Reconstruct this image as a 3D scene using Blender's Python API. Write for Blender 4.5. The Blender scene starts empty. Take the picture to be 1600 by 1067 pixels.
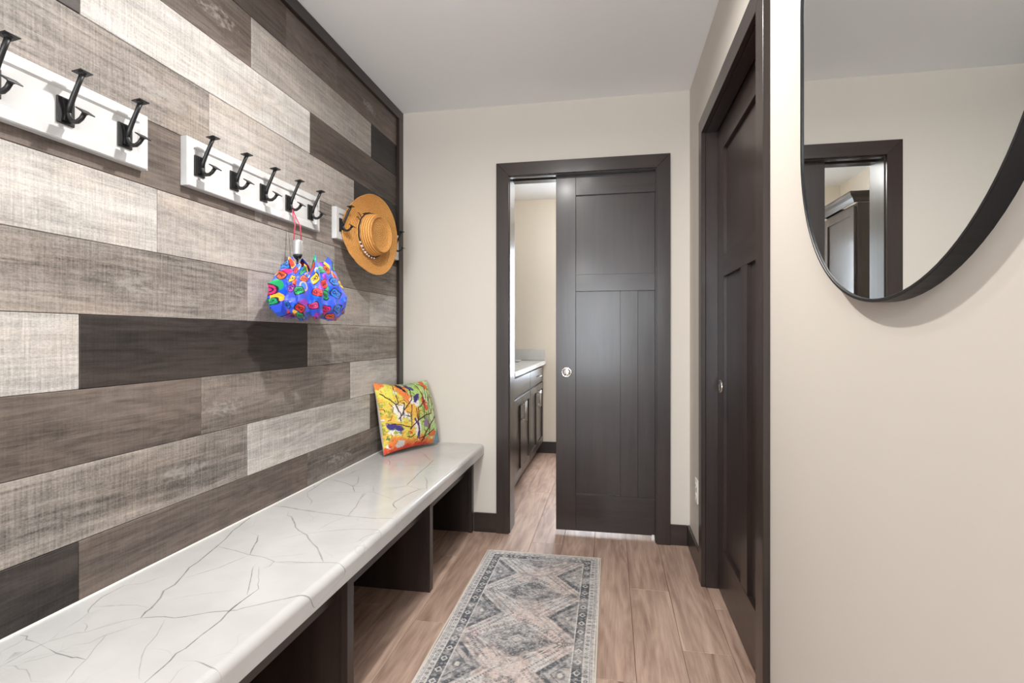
import bpy, bmesh, math, random
import numpy as np
from mathutils import Vector, Matrix
from mathutils.geometry import delaunay_2d_cdt

random.seed(7)
scene = bpy.context.scene
COL = scene.collection

# ---------------------------------------------------------------- camera
cam_data = bpy.data.cameras.new('camera')
cam = bpy.data.objects.new('camera', cam_data)
COL.objects.link(cam)
YAW = 0.1833
cam.location = (0.0, 0.0, 1.123)
cam.rotation_euler = (math.pi / 2, 0.0, YAW)
cam_data.sensor_width = 36.0
cam_data.lens = 829.0 / 1600.0 * 36.0
cam_data.shift_y = -8.5 / 1600.0
cam_data.clip_start = 0.02
scene.camera = cam

# ---------------------------------------------------------------- world, lights, exposure
world = bpy.data.worlds.new('world')
scene.world = world
world.use_nodes = True
world.node_tree.nodes['Background'].inputs[0].default_value = (0.80, 0.90, 1.0, 1)
world.node_tree.nodes['Background'].inputs[1].default_value = 0.4

def area_light(name, loc, target, size, power, color, size_y=None, shape='DISK', spread=None):
    l = bpy.data.lights.new(name, 'AREA')
    l.shape = shape
    l.size = size
    if size_y: l.size_y = size_y
    l.energy = power
    l.color = color
    if spread: l.spread = spread
    o = bpy.data.objects.new(name, l)
    o.location = loc
    d = Vector(target) - Vector(loc)
    o.rotation_euler = d.to_track_quat('-Z', 'Y').to_euler()
    COL.objects.link(o)
    return o

WARM = (1.0, 0.98, 0.95)
DAY = (0.89, 0.945, 1.0)
def bulb(name, loc, power, color, radius):
    l = bpy.data.lights.new(name, 'POINT')
    l.energy = power; l.color = color; l.shadow_soft_size = radius
    o = bpy.data.objects.new(name, l); o.location = loc
    COL.objects.link(o)
area_light('ceiling_downlight_a', (-0.38, 1.38, 2.41), (-0.38, 1.38, 0), 0.06, 21.0, WARM, spread=math.radians(170))
area_light('ceiling_downlight_b', (-0.20, 1.62, 2.41), (-0.20, 1.62, 0), 0.06, 5.0, WARM, spread=math.radians(160))
bulb('ceiling_fill', (-0.35, -0.7, 1.95), 19.0, WARM, 0.10)  # added fill lamp with no fixture, lifts the ceiling brightness
area_light('hall_window_daylight', (-0.30, -2.80, 1.25), (-0.30, 0, 1.25), 1.0, 95.0, DAY, 1.5, 'RECTANGLE')
area_light('bath_window_daylight', (-0.15, 5.40, 1.40), (-0.15, 3.0, 1.0), 0.75, 170.0, (0.84, 0.92, 1.0), 1.4, 'RECTANGLE')
bulb('bath_ceiling_bulb', (0.1, 4.1, 2.25), 20.0, (1.0, 0.98, 0.96), 0.08)

scene.view_settings.view_transform = 'Standard'
scene.view_settings.look = 'None'
scene.view_settings.exposure = 0.27
scene.view_settings.gamma = 1.0
scene.view_settings.use_curve_mapping = False
scene.cycles.max_bounces = 12
scene.cycles.diffuse_bounces = 8
scene.cycles.glossy_bounces = 6
scene.cycles.sample_clamp_indirect = 6.0
scene.cycles.use_denoising = True

# ---------------------------------------------------------------- node helpers
class NT:
    def __init__(self, name, rough=0.5, spec=0.5):
        self.m = bpy.data.materials.new(name)
        self.m.use_nodes = True
        self.t = self.m.node_tree
        self.b = self.t.nodes['Principled BSDF']
        self.b.inputs['Roughness'].default_value = rough
        self.b.inputs['Specular IOR Level'].default_value = spec
    def n(self, typ, **kw):
        nd = self.t.nodes.new(typ)
        for k, v in kw.items(): setattr(nd, k, v)
        return nd
    def link(self, a, b): self.t.links.new(a, b)
    def put(self, sock, v):
        if hasattr(v, 'is_linked') or isinstance(v, bpy.types.NodeSocket): self.link(v, sock)
        else: sock.default_value = v
    def coords(self, scale=(1, 1, 1), per_object=True):
        tc = self.n('ShaderNodeTexCoord')
        out = tc.outputs['Object']
        if per_object:
            oi = self.n('ShaderNodeObjectInfo')
            mu = self.math('MULTIPLY', oi.outputs['Random'], 37.0)
            cx = self.n('ShaderNodeCombineXYZ')
            for i in range(3): self.link(mu, cx.inputs[i])
            ad = self.n('ShaderNodeVectorMath', operation='ADD')
            self.link(out, ad.inputs[0]); self.link(cx.outputs[0], ad.inputs[1])
            out = ad.outputs[0]
        self.base = out
        return self.scaled(out, scale)
    def scaled(self, vec, scale):
        mp = self.n('ShaderNodeMapping')
        mp.inputs['Scale'].default_value = scale
        self.link(vec, mp.inputs['Vector'])
        return mp.outputs[0]
    def noise(self, vec, scale=1.0, detail=4.0, rough=0.55, dist=0.0):
        nd = self.n('ShaderNodeTexNoise')
        nd.inputs['Scale'].default_value = scale
        nd.inputs['Detail'].default_value = detail
        nd.inputs['Roughness'].default_value = rough
        nd.inputs['Distortion'].default_value = dist
        self.link(vec, nd.inputs['Vector'])
        return nd.outputs['Fac']
    def math(self, op, a, b=None, c=None, clamp=False):
        nd = self.n('ShaderNodeMath', operation=op)
        nd.use_clamp = clamp
        self.put(nd.inputs[0], a)
        if b is not None: self.put(nd.inputs[1], b)
        if c is not None: self.put(nd.inputs[2], c)
        return nd.outputs[0]
    def rng(self, v, a, b, c=0.0, d=1.0):
        nd = self.n('ShaderNodeMapRange')
        nd.clamp = True
        self.put(nd.inputs[0], v)
        for i, q in zip((1, 2, 3, 4), (a, b, c, d)): self.put(nd.inputs[i], q)
        return nd.outputs[0]
    def mix(self, f, a, b, blend='MIX'):
        nd = self.n('ShaderNodeMix', data_type='RGBA', blend_type=blend)
        self.put(nd.inputs[0], f)
        for s, v in ((nd.inputs[6], a), (nd.inputs[7], b)):
            if isinstance(v, (tuple, list)): s.default_value = (*v[:3], 1)
            else: self.link(v, s)
        return nd.outputs[2]
    def attr(self, name, typ='GEOMETRY'):
        nd = self.n('ShaderNodeAttribute', attribute_name=name, attribute_type=typ)
        return nd
    def color(self, v): self.put(self.b.inputs['Base Color'], (*v[:3], 1) if isinstance(v, tuple) else v)
    def bump(self, h, strength=0.2, dist=0.002):
        nd = self.n('ShaderNodeBump')
        nd.inputs['Strength'].default_value = strength
        nd.inputs['Distance'].default_value = dist
        self.link(h, nd.inputs['Height'])
        self.link(nd.outputs[0], self.b.inputs['Normal'])

def srgb(r, g, b):
    f = lambda c: c / 12.92 if c <= 0.04045 else ((c + 0.055) / 1.055) ** 2.4
    return (f(r / 255), f(g / 255), f(b / 255))

def simple(name, col, rough=0.5, metal=0.0, spec=0.5, bump=None, coat=0.0):
    t = NT(name, rough, spec)
    v = t.coords()
    nz = t.noise(v, 14.0, 3)
    t.color(t.mix(t.rng(nz, 0.3, 0.7), tuple(c * 0.95 for c in col), tuple(min(1, c * 1.05) for c in col)))
    t.b.inputs['Metallic'].default_value = metal
    t.b.inputs['Coat Weight'].default_value = coat
    if bump: t.bump(t.noise(v, bump[0], 3), bump[1], 0.001)
    return t.m

def paint(name, col, rough=0.62):
    t = NT(name, rough, 0.3)
    v = t.coords((1, 1, 1), False)
    a = t.noise(v, 1.3, 3)
    t.color(t.mix(t.rng(a, 0.3, 0.7), tuple(c * 0.985 for c in col), tuple(c * 1.015 for c in col)))
    t.bump(t.noise(v, 180.0, 2), 0.06, 0.001)
    return t.m

def dark_wood(name, axis, c1=(0.0165, 0.0105, 0.0090), c2=(0.041, 0.0265, 0.0215), rough=0.33):
    t = NT(name, rough, 0.36)
    s = [26.0, 26.0, 26.0]; s['XYZ'.index(axis)] = 1.6
    s2 = [240.0, 240.0, 240.0]; s2['XYZ'.index(axis)] = 7.0
    v = t.coords(tuple(s))
    g = t.noise(v, 1.0, 6, 0.6, 0.6)
    fine = t.noise(t.scaled(t.base, tuple(s2)), 1.0, 3, 0.6)
    blot = t.noise(t.scaled(t.base, (3, 3, 3)), 1.0, 3)
    k = t.math('ADD', t.math('MULTIPLY', g, 0.55), t.math('ADD', t.math('MULTIPLY', fine, 0.2), t.math('MULTIPLY', blot, 0.35)))
    t.color(t.mix(t.rng(k, 0.38, 0.72), c1, c2))
    t.put(t.b.inputs['Roughness'], t.rng(fine, 0.2, 0.8, rough - 0.02, rough + 0.05))
    t.bump(fine, 0.10, 0.0006)
    t.b.inputs['Coat Weight'].default_value = 0.22
    t.b.inputs['Coat Roughness'].default_value = 0.17
    return t.m

def plank_wood():
    t = NT('weathered_plank', 0.55, 0.35)
    v = t.coords((1, 2.0, 40.0))
    g = t.noise(v, 1.0, 8, 0.66, 1.4)
    fine = t.noise(t.scaled(t.base, (1, 9.0, 170.0)), 1.0, 5, 0.7)
    saw = t.noise(t.scaled(t.base, (1, 210.0, 9.0)), 1.0, 4, 0.75)
    mott = t.noise(t.scaled(t.base, (1, 3.2, 9.0)), 1.0, 4, 0.6)
    speck = t.noise(t.scaled(t.base, (1, 150.0, 330.0)), 1.0, 3, 0.75)
    wv = t.noise(t.scaled(t.base, (1, 0.9, 5.0)), 1.0, 3, 0.5)
    cath = t.math('SINE', t.math('MULTIPLY', wv, 120.0))
    bandn = t.noise(t.scaled(t.base, (1, 0.8, 7.5)), 1.0, 3, 0.55)
    base = t.attr('tone', 'OBJECT').outputs['Color']
    sawk = t.attr('saw', 'OBJECT').outputs['Fac']
    con = t.attr('contrast', 'OBJECT').outputs['Fac']
    k = t.math('ADD', t.math('MULTIPLY', g, 0.62), t.math('ADD', t.math('MULTIPLY', fine, 0.42), t.math('MULTIPLY', mott, 0.22)))
    k = t.math('ADD', k, t.math('ADD', t.math('MULTIPLY', cath, 0.035), t.math('MULTIPLY', t.math('SUBTRACT', bandn, 0.5), 0.55)))
    k = t.math('ADD', k, t.math('MULTIPLY', t.math('SUBTRACT', saw, 0.5), sawk))
    k = t.math('ADD', k, t.math('MULTIPLY', t.math('SUBTRACT', speck, 0.5), t.math('MULTIPLY', sawk, 1.0)))
    k = t.rng(k, 0.36, 0.92)
    k = t.math('ADD', t.math('MULTIPLY', t.math('SUBTRACT', k, 0.5), con), 1.0)
    cb = t.n('ShaderNodeCombineXYZ')
    for i in range(3): t.link(k, cb.inputs[i])
    col = t.mix(1.0, base, cb.outputs[0], 'MULTIPLY')
    # warm / cool drift
    col = t.mix(t.rng(mott, 0.45, 0.75, 0.0, 0.35), col, t.mix(1.0, col, (1.12, 0.96, 0.80), 'MULTIPLY'))
    # knots
    vo = t.n('ShaderNodeTexVoronoi')
    vo.inputs['Scale'].default_value = 1.0
    wob = t.n('ShaderNodeVectorMath', operation='ADD')
    t.link(t.scaled(t.base, (1, 2.1, 5.5)), wob.inputs[0])
    cw = t.n('ShaderNodeCombineXYZ'); t.link(t.math('MULTIPLY', g, 0.10), cw.inputs[1]); t.link(t.math('MULTIPLY', g, 0.16), cw.inputs[2])
    t.link(cw.outputs[0], wob.inputs[1])
    t.link(wob.outputs[0], vo.inputs['Vector'])
    kn = t.rng(vo.outputs['Distance'], 0.03, 0.085, 1.0, 0.0)
    ring = t.math('SINE', t.math('MULTIPLY', vo.outputs['Distance'], 95.0))
    rk = t.math('MULTIPLY', t.rng(vo.outputs['Distance'], 0.08, 0.24, 0.22, 0.0), t.rng(ring, 0.2, 1.0))
    col = t.mix(t.math('ADD', t.math('MULTIPLY', kn, 0.45), rk, clamp=True), col, t.mix(1.0, col, (0.34, 0.31, 0.29), 'MULTIPLY'))
    # worn whitewash patch
    sx = t.n('ShaderNodeSeparateXYZ'); tc = t.n('ShaderNodeTexCoord'); t.link(tc.outputs['Object'], sx.inputs[0])
    wy = t.attr('wear_y', 'OBJECT').outputs['Fac']; wz = t.attr('wear_z', 'OBJECT').outputs['Fac']; wl = t.attr('wear_len', 'OBJECT').outputs['Fac']
    dy = t.math('DIVIDE', t.math('SUBTRACT', sx.outputs[1], wy), t.math('ADD', wl, 0.0001))
    dz = t.math('DIVIDE', t.math('SUBTRACT', sx.outputs[2], wz), 0.045)
    d2 = t.math('ADD', t.math('MULTIPLY', dy, dy), t.math('MULTIPLY', dz, dz))
    wn = t.noise(t.scaled(t.base, (1, 34.0, 75.0)), 1.0, 6, 0.72)
    wm = t.math('ADD', wn, t.rng(d2, 0.0, 1.6, 0.16, -0.30))
    col = t.mix(t.rng(wm, 0.57, 0.72, 0.0, 0.62), col, (0.42, 0.395, 0.37))
    # darker weathering round the patch
    col = t.mix(t.math('MULTIPLY', t.rng(d2, 0.4, 5.0, 0.5, 0.0), t.rng(mott, 0.3, 0.6)), col, t.mix(1.0, col, (0.62, 0.58, 0.55), 'MULTIPLY'))
    t.color(col)
    t.bump(t.math('ADD', g, t.math('MULTIPLY', saw, 0.5)), 0.18, 0.0012)
    return t.m

def floor_wood():
    t = NT('oak_floor', 0.40, 0.4)
    v = t.coords((18.0, 1.5, 1))
    g = t.noise(v, 1.0, 7, 0.6, 1.2)
    wv = t.noise(t.scaled(t.base, (7.0, 0.9, 1)), 1.0, 2, 0.5)
    cath = t.math('SINE', t.math('MULTIPLY', wv, 70.0))
    fine = t.noise(t.scaled(t.base, (260.0, 9.0, 1)), 1.0, 3, 0.6)
    mott = t.noise(t.scaled(t.base, (4.0, 1.3, 1)), 1.0, 4, 0.6)
    k = t.math('ADD', t.math('MULTIPLY', g, 0.5), t.math('ADD', t.math('MULTIPLY', fine, 0.25), t.math('ADD', t.math('MULTIPLY', mott, 0.4), t.math('MULTIPLY', cath, 0.035))))
    ramp = t.mix(t.rng(k, 0.40, 0.78), FLOOR_D, FLOOR_L)
    oi = t.n('ShaderNodeObjectInfo')
    ramp = t.mix(t.rng(oi.outputs['Random'], 0, 1, 0, 0.30), ramp, t.mix(1.0, ramp, (0.72, 0.66, 0.62), 'MULTIPLY'))
    vo = t.n('ShaderNodeTexVoronoi'); vo.inputs['Scale'].default_value = 1.0
    wob = t.n('ShaderNodeVectorMath', operation='ADD')
    cw = t.n('ShaderNodeCombineXYZ'); t.link(t.math('MULTIPLY', g, 0.22), cw.inputs[0]); t.link(t.math('MULTIPLY', mott, 0.22), cw.inputs[1])
    t.link(t.scaled(t.base, (3.4, 1.1, 1)), wob.inputs[0]); t.link(cw.outputs[0], wob.inputs[1]); t.link(wob.outputs[0], vo.inputs['Vector'])
    kn = t.rng(vo.outputs['Distance'], 0.015, 0.10, 0.65, 0.0)
    ramp = t.mix(kn, ramp, t.mix(1.0, ramp, (0.45, 0.38, 0.33), 'MULTIPLY'))
    t.color(ramp)
    t.put(t.b.inputs['Roughness'], t.rng(fine, 0.3, 0.7, 0.36, 0.48))
    t.bump(t.math('ADD', g, fine), 0.10, 0.0008)
    return t.m

def marble(name, use_attr=True):
    t = NT(name, 0.16, 0.5)
    v = t.coords((1, 1, 1), False)
    base = t.mix(t.rng(t.noise(v, 5.0, 4), 0.35, 0.65), MARBLE_A, MARBLE_B)
    # faint hairlines
    wob = t.n('ShaderNodeVectorMath', operation='ADD')
    nzc = t.n('ShaderNodeTexNoise'); nzc.inputs['Scale'].default_value = 6.0; t.link(v, nzc.inputs['Vector'])
    sc = t.n('ShaderNodeVectorMath', operation='SCALE'); t.link(nzc.outputs['Color'], sc.inputs[0]); sc.inputs['Scale'].default_value = 0.22
    t.link(v, wob.inputs[0]); t.link(sc.outputs[0], wob.inputs[1])
    vo = t.n('ShaderNodeTexVoronoi', feature='DISTANCE_TO_EDGE'); vo.inputs['Scale'].default_value = 6.0 if use_attr else 5.0
    t.link(t.scaled(wob.outputs[0], (1, 0.7, 1)), vo.inputs['Vector'])
    hair = t.math('MULTIPLY', t.rng(vo.outputs['Distance'], 0.0, 0.010 if use_attr else 0.02, 0.22 if use_attr else 0.6, 0.0), t.rng(t.noise(v, 7.0, 3), 0.50, 0.66))
    col = t.mix(hair, base, (0.23, 0.20, 0.18))
    if use_attr:
        a = t.attr('vein').outputs['Color']
        sp = t.n('ShaderNodeSeparateColor'); t.link(a, sp.inputs[0])
        warm = t.rng(t.noise(v, 3.0, 2), 0.48, 0.62)
        vc = t.mix(warm, (0.075, 0.070, 0.070), (0.13, 0.092, 0.070))
        brk = t.rng(t.noise(v, 45.0, 3), 0.25, 0.6, 0.55, 1.0)
        col = t.mix(t.math('MULTIPLY', sp.outputs[0], brk), col, vc)
    t.color(col)
    return t.m

def vcol(name, rough=0.7, weave=None, sheen=0.0, spec=0.3):
    t = NT(name, rough, spec)
    a = t.attr('paint').outputs['Color']
    v = t.coords((1, 1, 1), False)
    f = t.rng(t.noise(v, 420.0, 2), 0.3, 0.7, 0.90, 1.08)
    cb = t.n('ShaderNodeCombineXYZ')
    for i in range(3): t.link(f, cb.inputs[i])
    t.color(t.mix(1.0, a, cb.outputs[0], 'MULTIPLY'))
    t.b.inputs['Sheen Weight'].default_value = sheen
    if weave: t.bump(t.noise(v, weave, 3), 0.35, 0.0015)
    return t.m

def straw_mat():
    t = NT('woven_straw', 0.62, 0.3)
    v = t.coords((1, 1, 1), False)
    sx = t.n('ShaderNodeSeparateXYZ'); t.link(v, sx.inputs[0])
    r = t.math('SQRT', t.math('ADD', t.math('MULTIPLY', sx.outputs[0], sx.outputs[0]), t.math('MULTIPLY', sx.outputs[1], sx.outputs[1])))
    rr = t.math('ADD', r, t.math('MULTIPLY', sx.outputs[2], 1.0))
    wob = t.math('MULTIPLY', t.math('SUBTRACT', t.noise(v, 30.0, 3), 0.5), 0.0025)
    ring = t.math('SINE', t.math('MULTIPLY', t.math('ADD', rr, wob), 2 * math.pi / 0.0085))
    an = t.math('ARCTAN2', sx.outputs[1], sx.outputs[0])
    weave = t.math('SINE', t.math('ADD', t.math('MULTIPLY', an, 170.0), t.math('MULTIPLY', rr, 1600.0)))
    nz = t.noise(v, 190.0, 4, 0.7)
    k = t.math('ADD', t.math('MULTIPLY', ring, 0.30), t.math('ADD', t.math('MULTIPLY', weave, 0.10), nz))
    t.color(t.mix(t.rng(k, 0.25, 0.85), (0.40, 0.160, 0.036), (0.92, 0.49, 0.150)))
    t.bump(t.math('ADD', t.math('MULTIPLY', ring, 0.8), t.math('ADD', t.math('MULTIPLY', weave, 0.4), nz)), 0.6, 0.0016)
    return t.m

FLOOR_D = srgb(132, 105, 91); FLOOR_L = srgb(212, 184, 166)
MARBLE_A = (0.53, 0.52, 0.51); MARBLE_B = (0.59, 0.585, 0.575)
M = {}
M['wall'] = paint('wall_paint', srgb(207, 200, 190))
M['ceiling'] = paint('ceiling_paint', srgb(244, 246, 248), 0.8)
M['bathwall'] = paint('bath_wall_paint', srgb(214, 206, 192))
for ax in 'XYZ': M['wood' + ax] = dark_wood('espresso_wood_' + ax.lower(), ax)
for ax in 'XYZ': M['cab' + ax] = dark_wood('cabinet_wood_' + ax.lower(), ax, (0.030, 0.022, 0.018), (0.060, 0.046, 0.040), 0.32)
M['shade'] = simple('door_pocket_shadow_board', (0.02, 0.018, 0.016), 0.8)
M['plank'] = plank_wood()
M['plankback'] = simple('plank_backer', (0.02, 0.018, 0.016), 0.9)
M['floor'] = floor_wood()
M['subfloor'] = simple('subfloor', srgb(90, 72, 60), 0.9)
M['marble'] = marble('veined_white_laminate')
M['marble2'] = marble('vanity_marble', False)
M['white'] = simple('white_gloss_paint', srgb(206, 206, 206), 0.30)
M['caulk'] = simple('white_caulk', srgb(232, 230, 226), 0.5)
M['plastic'] = simple('white_plastic', srgb(232, 230, 224), 0.35)
M['slot'] = simple('outlet_slot', (0.02, 0.02, 0.02), 0.6)
M['iron'] = simple('black_iron', (0.012, 0.012, 0.012), 0.42, 0.0, 0.5, (220.0, 0.12))
M['frame'] = simple('black_satin_metal', (0.010, 0.010, 0.011), 0.38, 0.3)
M['chrome'] = simple('polished_nickel', (0.82, 0.80, 0.76), 0.12, 1.0)
M['steel'] = simple('brushed_nickel', (0.55, 0.54, 0.52), 0.28, 1.0)
M['silver'] = simple('silver_plastic', (0.55, 0.55, 0.55), 0.35, 0.6)
M['blackplastic'] = simple('black_plastic', (0.012, 0.012, 0.013), 0.4)
M['cord'] = simple('pink_red_cord', (0.62, 0.05, 0.10), 0.6)
M['straw'] = straw_mat()
M['band'] = simple('dark_brown_cord', (0.030, 0.014, 0.010), 0.6)
M['bead'] = simple('pale_shell_bead', (0.62, 0.52, 0.50), 0.25)
M['rug'] = vcol('printed_rug', 0.95, 500.0)
M['rugedge'] = simple('rug_binding_cream', srgb(208, 200, 188), 0.95, bump=(600.0, 0.5))
M['pillow'] = vcol('printed_cotton', 0.85, 700.0)
M['pillowback'] = simple('natural_cotton', srgb(222, 214, 196), 0.9, bump=(500.0, 0.3))
M['nylon'] = vcol('printed_nylon', 0.42, None, 0.1, 0.4)
tm = NT('mirror_silver', 0.0); tm.color((0.86, 0.875, 0.865)); tm.b.inputs['Metallic'].default_value = 1.0
_v = tm.coords((1, 1, 1), False); tm.put(tm.b.inputs['Roughness'], tm.rng(tm.noise(_v, 9.0, 3), 0.3, 0.7, 0.0, 0.006)); M['mirror'] = tm.m
tg = NT('window_glass', 0.02); tg.b.inputs['Transmission Weight'].default_value = 1.0; tg.b.inputs['IOR'].default_value = 1.05
_v = tg.coords(); tg.color(tg.mix(tg.noise(_v, 3.0, 2), (0.95, 0.97, 1.0), (1, 1, 1))); M['glass'] = tg.m

# ---------------------------------------------------------------- geometry helpers
def link(name, me, mats, parent=None, loc=None):
    o = bpy.data.objects.new(name, me)
    if not isinstance(mats, (list, tuple)): mats = [mats]
    if not me.materials:
        for m in mats: me.materials.append(m)
    COL.objects.link(o)
    if parent is not None: o.parent = parent
    if loc is not None: o.location = loc
    return o

def wloc(o):
    v = Vector(o.location)
    while o.parent is not None:
        o = o.parent
        v = v + Vector(o.location)
    return v

class MB:
    """collects shapes in world coordinates; build() links them as one mesh object"""
    def __init__(self): self.bm = bmesh.new()
    def box(self, x0, x1, y0, y1, z0, z1, bev=0.0, seg=1, mi=0):
        b = bmesh.new()
        bmesh.ops.create_cube(b, size=1.0)
        for v in b.verts:
            v.co = Vector(((x0 + x1) / 2 + v.co.x * (x1 - x0), (y0 + y1) / 2 + v.co.y * (y1 - y0), (z0 + z1) / 2 + v.co.z * (z1 - z0)))
        if bev > 0: bmesh.ops.bevel(b, geom=b.edges[:], offset=bev, segments=seg, affect='EDGES', profile=0.5)
        self.add(b, mi)
        return self
    def add(self, b, mi=0):
        me = bpy.data.meshes.new('tmp'); b.to_mesh(me); b.free()
        n0 = len(self.bm.faces)
        self.bm.from_mesh(me); bpy.data.meshes.remove(me)
        self.bm.faces.ensure_lookup_table()
        for f in self.bm.faces[n0:]: f.material_index = mi
    def prism(self, outline, fn, a0, a1, mi=0):
        """outline: 2-D points; fn(p, q, a) -> world point; extruded from a0 to a1"""
        lo = [self.bm.verts.new(fn(p, q, a0)) for p, q in outline]
        hi = [self.bm.verts.new(fn(p, q, a1)) for p, q in outline]
        n = len(lo); fs = [self.bm.faces.new(lo[::-1]), self.bm.faces.new(hi)]
        for i in range(n): fs.append(self.bm.faces.new((lo[i], lo[(i + 1) % n], hi[(i + 1) % n], hi[i])))
        for f in fs: f.material_index = mi
        return self
    def lathe(self, prof, o, ax, n=32, mi=0, cap=True):
        """prof: (radius, height) pairs about axis ax from point o"""
        ax = Vector(ax).normalized(); o = Vector(o)
        u = ax.orthogonal().normalized(); w = ax.cross(u)
        rings = []
        for r, h in prof:
            rings.append([self.bm.verts.new(o + ax * h + (u * math.cos(2 * math.pi * k / n) + w * math.sin(2 * math.pi * k / n)) * r) for k in range(n)])
        for a, b in zip(rings[:-1], rings[1:]):
            for k in range(n):
                f = self.bm.faces.new((a[k], a[(k + 1) % n], b[(k + 1) % n], b[k])); f.material_index = mi; f.smooth = True
        if cap:
            for rg in (rings[0][::-1], rings[-1]):
                f = self.bm.faces.new(rg); f.material_index = mi
        return self
    def tube(self, pts, rad, n=10, mi=0, cap=True):
        pts = [Vector(p) for p in pts]
        if not isinstance(rad, (list, tuple)): rad = [rad] * len(pts)
        prev = None; rings = []
        for i, p in enumerate(pts):
            t = (pts[min(i + 1, len(pts) - 1)] - pts[max(i - 1, 0)]).normalized()
            if prev is None: u = t.orthogonal().normalized()
            else: u = (prev - t * prev.dot(t)).normalized()
            prev = u; w = t.cross(u)
            rings.append([self.bm.verts.new(p + (u * math.cos(2 * math.pi * k / n) + w * math.sin(2 * math.pi * k / n)) * rad[i]) for k in range(n)])
        for a, b in zip(rings[:-1], rings[1:]):
            for k in range(n):
                f = self.bm.faces.new((a[k], a[(k + 1) % n], b[(k + 1) % n], b[k])); f.material_index = mi; f.smooth = True
        if cap:
            for rg in (rings[0][::-1], rings[-1]):
                f = self.bm.faces.new(rg); f.material_index = mi
        return self
    def build(self, name, mats, parent=None, origin=None, recalc=True):
        if recalc: bmesh.ops.recalc_face_normals(self.bm, faces=self.bm.faces[:])
        base = wloc(parent) if parent is not None else Vector((0, 0, 0))
        org = Vector(origin) if origin is not None else base
        for v in self.bm.verts: v.co = v.co - org
        me = bpy.data.meshes.new(name)
        self.bm.to_mesh(me); self.bm.free()
        return link(name, me, mats, parent, org - base)

def tag(o, label=None, cat=None, group=None, kind=None):
    if label: o['label'] = label
    if cat: o['category'] = cat
    if group: o['group'] = group
    if kind: o['kind'] = kind
    return o

def thing(name, loc, label, cat, group=None, kind=None):
    o = bpy.data.objects.new(name, None)
    o.empty_display_size = 0.05
    o.location = loc
    COL.objects.link(o)
    return tag(o, label, cat, group, kind)

def copy_tree(o, parent=None):
    c = o.copy(); COL.objects.link(c); c.parent = parent
    for ch in list(o.children): copy_tree(ch, c)
    return c

def B(name, mat, parent, *dims, bev=0.0, origin=None):
    return MB().box(*dims, bev=bev).build(name, mat, parent, origin)

def grid_mesh(name, P, closed_u=False, colors=None, smooth=True):
    """P: (nv, nu, 3) array -> quad grid mesh, optional colour per vertex"""
    nv, nu = P.shape[:2]
    idx = np.arange(nv * nu).reshape(nv, nu)
    if closed_u: nxt = np.roll(idx, -1, axis=1); a, b, c, d = idx[:-1], nxt[:-1], nxt[1:], idx[1:]
    else: a, b, c, d = idx[:-1, :-1], idx[:-1, 1:], idx[1:, 1:], idx[1:, :-1]
    q = np.stack([a, b, c, d], -1).reshape(-1, 4)
    me = bpy.data.meshes.new(name)
    me.vertices.add(nv * nu); me.vertices.foreach_set('co', P.reshape(-1).astype(np.float32))
    me.loops.add(q.size); me.loops.foreach_set('vertex_index', q.reshape(-1).astype(np.int32))
    me.polygons.add(len(q)); me.polygons.foreach_set('loop_start', np.arange(0, q.size, 4, dtype=np.int32))
    if colors is not None:
        at = me.color_attributes.new('paint', 'FLOAT_COLOR', 'POINT')
        cc = np.ones((nv * nu, 4), np.float32); cc[:, :3] = colors.reshape(-1, 3)
        at.data.foreach_set('color', cc.reshape(-1))
    me.update(calc_edges=True); me.validate()
    if smooth: me.polygons.foreach_set('use_smooth', np.ones(len(me.polygons), bool))
    return me

_rs = np.random.RandomState(11)
_tab = _rs.rand(256, 256)
def vnoise(x, y):
    xi = np.floor(x).astype(int); yi = np.floor(y).astype(int)
    fx = x - xi; fy = y - yi
    fx = fx * fx * (3 - 2 * fx); fy = fy * fy * (3 - 2 * fy)
    g = lambda i, j: _tab[i & 255, j & 255]
    return (g(xi, yi) * (1 - fx) + g(xi + 1, yi) * fx) * (1 - fy) + (g(xi, yi + 1) * (1 - fx) + g(xi + 1, yi + 1) * fx) * fy
def fbm(x, y, o=4):
    s = 0; a = 0.5; n = 0
    for k in range(o):
        s = s + a * vnoise(x * 2 ** k + 17.3 * k, y * 2 ** k + 9.1 * k); n += a; a *= 0.55
    return s / n
def sstep(x, a, b):
    t = np.clip((x - a) / (b - a), 0, 1); return t * t * (3 - 2 * t)
def lerp(c, d, t): return c + (np.asarray(d) - c) * t[..., None]
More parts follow.
